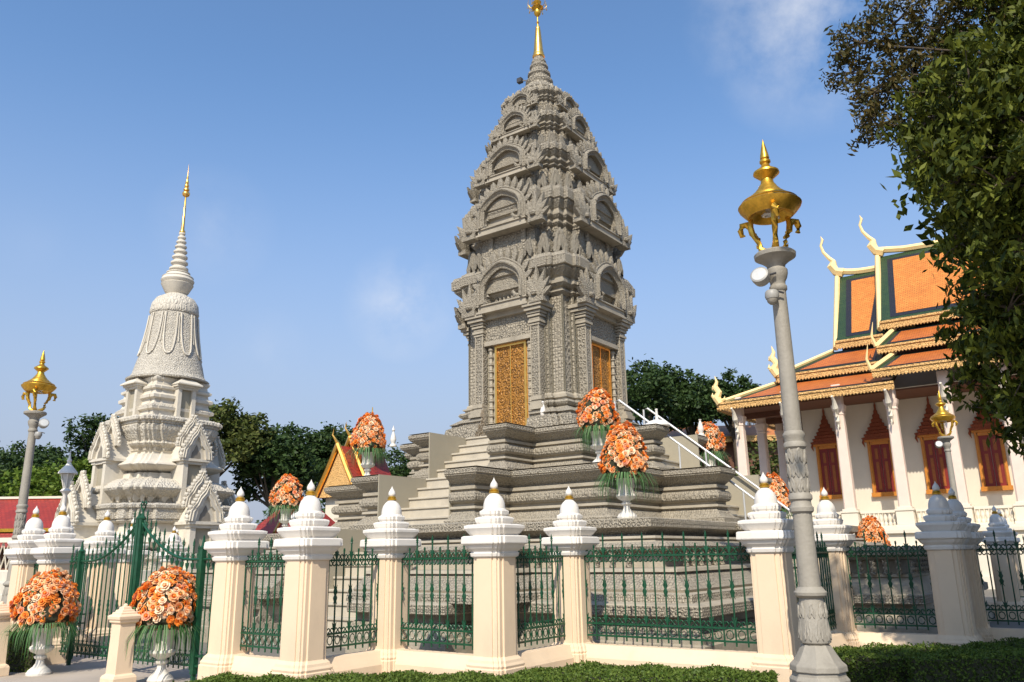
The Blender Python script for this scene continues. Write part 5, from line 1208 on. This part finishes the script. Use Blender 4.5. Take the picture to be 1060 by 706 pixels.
TREES = [(-46,70,12.0,5.5,'A','dark tree at the extreme left edge above the red roof'),(-38,66,9.6,4.2,'B','bright yellow-green round tree above the red gallery roof'),
 (-32.5,64,9.9,3.4,'B','yellow-green bush-like tree just left of the pale stupa'),(-38.5,76,15.3,4.2,'A','dark tall tree top rising left of the pale stupa'),(-46.5,78,13,4.5,'A','dark tree behind the gold lamp at the left'),
 (-21.8,58,13.0,3.9,'C','olive brown-green tree directly right of the pale stupa'),(-17.8,60,11.2,3.4,'A','dark green tree behind the small flower urn left of the terraces'),(-20,72,13.6,4.6,'A','dark tree behind the olive tree right of the pale stupa'),
 (-16.6,75,13.8,3.8,'A','dark tree just left of the small red gabled hall'),(-12.6,84,12.6,4.2,'A','distant dull tree between the red gabled hall and the grey stairway'),(-7.5,86,11.0,3.8,'A','far low tree behind the left grey terrace blocks'),
 (11.9,70,18.2,3.9,'A','dense dark tree right beside the big tower'),(16.0,72,17.6,3.5,'A','middle dark tree between the tower and the temple roof'),(20.4,74,17.9,3.1,'A','dark tree directly left of the temple eave finial'),
 (26.6,90,19.9,1.5,'A','thin sparse tree top rising behind the temple eave'),(20.5,62,10.5,4.8,'C','green tree seen through the open porch of the temple'),(26.5,64,10,4.6,'C','green tree behind the tall lamp post and temple porch'),(7.5,74,11,3.8,'A','low dark tree behind the right grey terraces')]
mm = {'A':m_bgA,'B':m_bgB,'C':m_bgC}
for i, (x,y,h,w,k,lab) in enumerate(TREES):
    thin = w < 2
    make_tree('thin_tree' if thin else 'background_tree', x, y, crown(h, w, 5 if thin else 9, 40+i, 1.6 if thin else .95), mm[k], 1500 if thin else 8500, .30 if thin else .40, lab, i, .12 if thin else .28, 'trees behind the stupas')
# dense far tree belt that closes the horizon
bl = [(-60+i*7.0+random.uniform(-2,2), 118+random.uniform(-6,6), 4.6+random.uniform(-1,1.2), 5.0, 4.2) for i in range(22)]
vs, C = leaves_cloud(bl, 36000, .8, 77); o = leaf_mesh(vs, 'tree_belt', m_bgA); tag(o, 'dark continuous belt of far trees along the horizon', 'trees', kind='stuff')
# the big tree hanging in from the right, close to the camera
NT = [(4.5,9.0,7.85,.42),(4.97,9.0,8.13,.45),(4.59,9.0,7.15,.42),(5.1,9.0,7.35,.5),(4.37,8.8,6.57,.3),(5.51,9.0,8.05,.5),(6.05,9.0,8.32,.5),(4.42,9.2,7.56,.3),(4.95,9.0,6.68,.35)]
NT2 = [(4.8,8.2,6.34,.5),(5.16,8.0,6.58,.6),(5.0,8.0,5.87,.55),(5.53,8.0,6.21,.7),(4.65,8.1,5.8,.3),(4.82,8.0,5.41,.42),(5.2,7.8,5.3,.6),(5.82,8.0,6.94,.7),(5.69,7.8,5.74,.8),(5.12,8.2,4.93,.42),(5.36,8.0,4.62,.62),(5.03,8.5,4.88,.26),(5.46,8.5,4.14,.55),(5.33,8.8,4.35,.38),(5.68,8.6,3.5,.68),(5.45,9.0,3.71,.42),(5.36,9.3,3.44,.3),(5.68,9.2,3.07,.4),(5.9,9.2,2.78,.36),(5.34,9.2,4.0,.36),(6.09,8.5,4.35,.9),(5.95,8.5,3.15,.75),(6.25,8.0,5.27,1.0),(6.3,7.9,6.6,1.1),(6.6,8.3,7.9,1.1),(6.2,9.2,7.3,.9),(5.7,9.0,7.3,.6)]
NT3 = [(7.6,8.2,4.4,1.3),(7.6,7.5,6.2,1.5),(8.2,9.6,5.4,1.6),(7.4,10.6,5.2,1.1),(9.4,9.0,6.5,1.8),(8.6,6.2,6.2,1.6),(10.4,7.6,5.5,1.8),(8.2,5.2,7.2,1.3),(8.8,4.0,7.2,1.7),(10.8,4.6,6.6,1.8),(9.5,11.5,6.8,1.8),(11.5,10.5,6,1.9),(8.0,8.4,9.2,1.7),(10.2,8.4,9.2,1.9),(7.9,11.8,7.4,1.5),(6.9,10.2,6.8,.9),(9.2,2.0,7.6,1.8),(7.6,3.0,8.2,1.3),(12.5,13,7,2.2),(10.5,14,8,2),(8.2,7.0,9.2,1.6),(8.5,5.0,9.2,1.9),(11,2.5,8.5,2.2),(9.0,0.2,8.4,2.0),(7.2,1.2,9.0,1.5),(3.15,5.7,8.3,.5),(2.9,4.6,9.4,.6),(2.9,2.0,8.6,.95),(3.9,1.6,8.6,1.3),(5.6,2.6,9,1.5),(6.2,.6,9,1.6),(4.4,.4,9,1.4),(2.7,7.6,9.9,.7),(5.4,1.2,8.6,1.5),(7.2,2.0,8.4,1.5)]  # added canopy clumps, mostly out of view, to shade pillars, hedge and terrace base
nt = empty('overhanging_tree', (9.6,7.0,0), 0, 'large dark leafy tree hanging into the right side of the photo', 'tree')
def rel(L_): return [(x-9.6,y-7.0,z,r,r*.85) for x,y,z,r in L_]
vs, C1 = leaves_cloud(rel(NT), 7500, .085, 5, droop=.7, shell=.3, aspect=.36, sig=.15); leaf_mesh(vs, 'sparse_outer_leaves', m_near2, nt)
vs, C2 = leaves_cloud(rel(NT2), 46000, .12, 6, droop=1.1, shell=.35, aspect=.34, sig=.115); leaf_mesh(vs, 'crown', m_near, nt)
vs, C3 = leaves_cloud(rel(NT3), 115000, .20, 8, droop=.6, shell=.3, aspect=.5); leaf_mesh(vs, 'added_shade_crown', m_near, nt)
mb = MB(); mb.tube([(0,0,0),(.05,.1,2),(0,.2,3.6),(.2,.3,6),(.3,.3,9)], [.42,.34,.3,.22,.08], 12); mb.build('trunk', m_bark, nt, True)
for L_, CC, st_ in ((rel(NT), C1, 1), (rel(NT2), C2, 1), (rel(NT3), C3, 1)):
    for b, cs in zip(L_[::st_], CC[::st_]):
        q = MB(); p0_ = (0,.2,min(5.5, max(3.0, b[2]-1.2))); mid = (b[0]*.5,b[1]*.5,(p0_[2]+b[2])/2+.15)
        q.tube([p0_, mid, (b[0],b[1],b[2])], [.055,.02,.007], 6)
        for c in cs[::4]: q.tube([(b[0],b[1],b[2]), tuple((Vector((b[0],b[1],b[2]))+Vector(c))/2+Vector((0,0,.04))), tuple(c)], [.014,.008,.004], 4)
        q.build('limb', m_bark, nt, True)
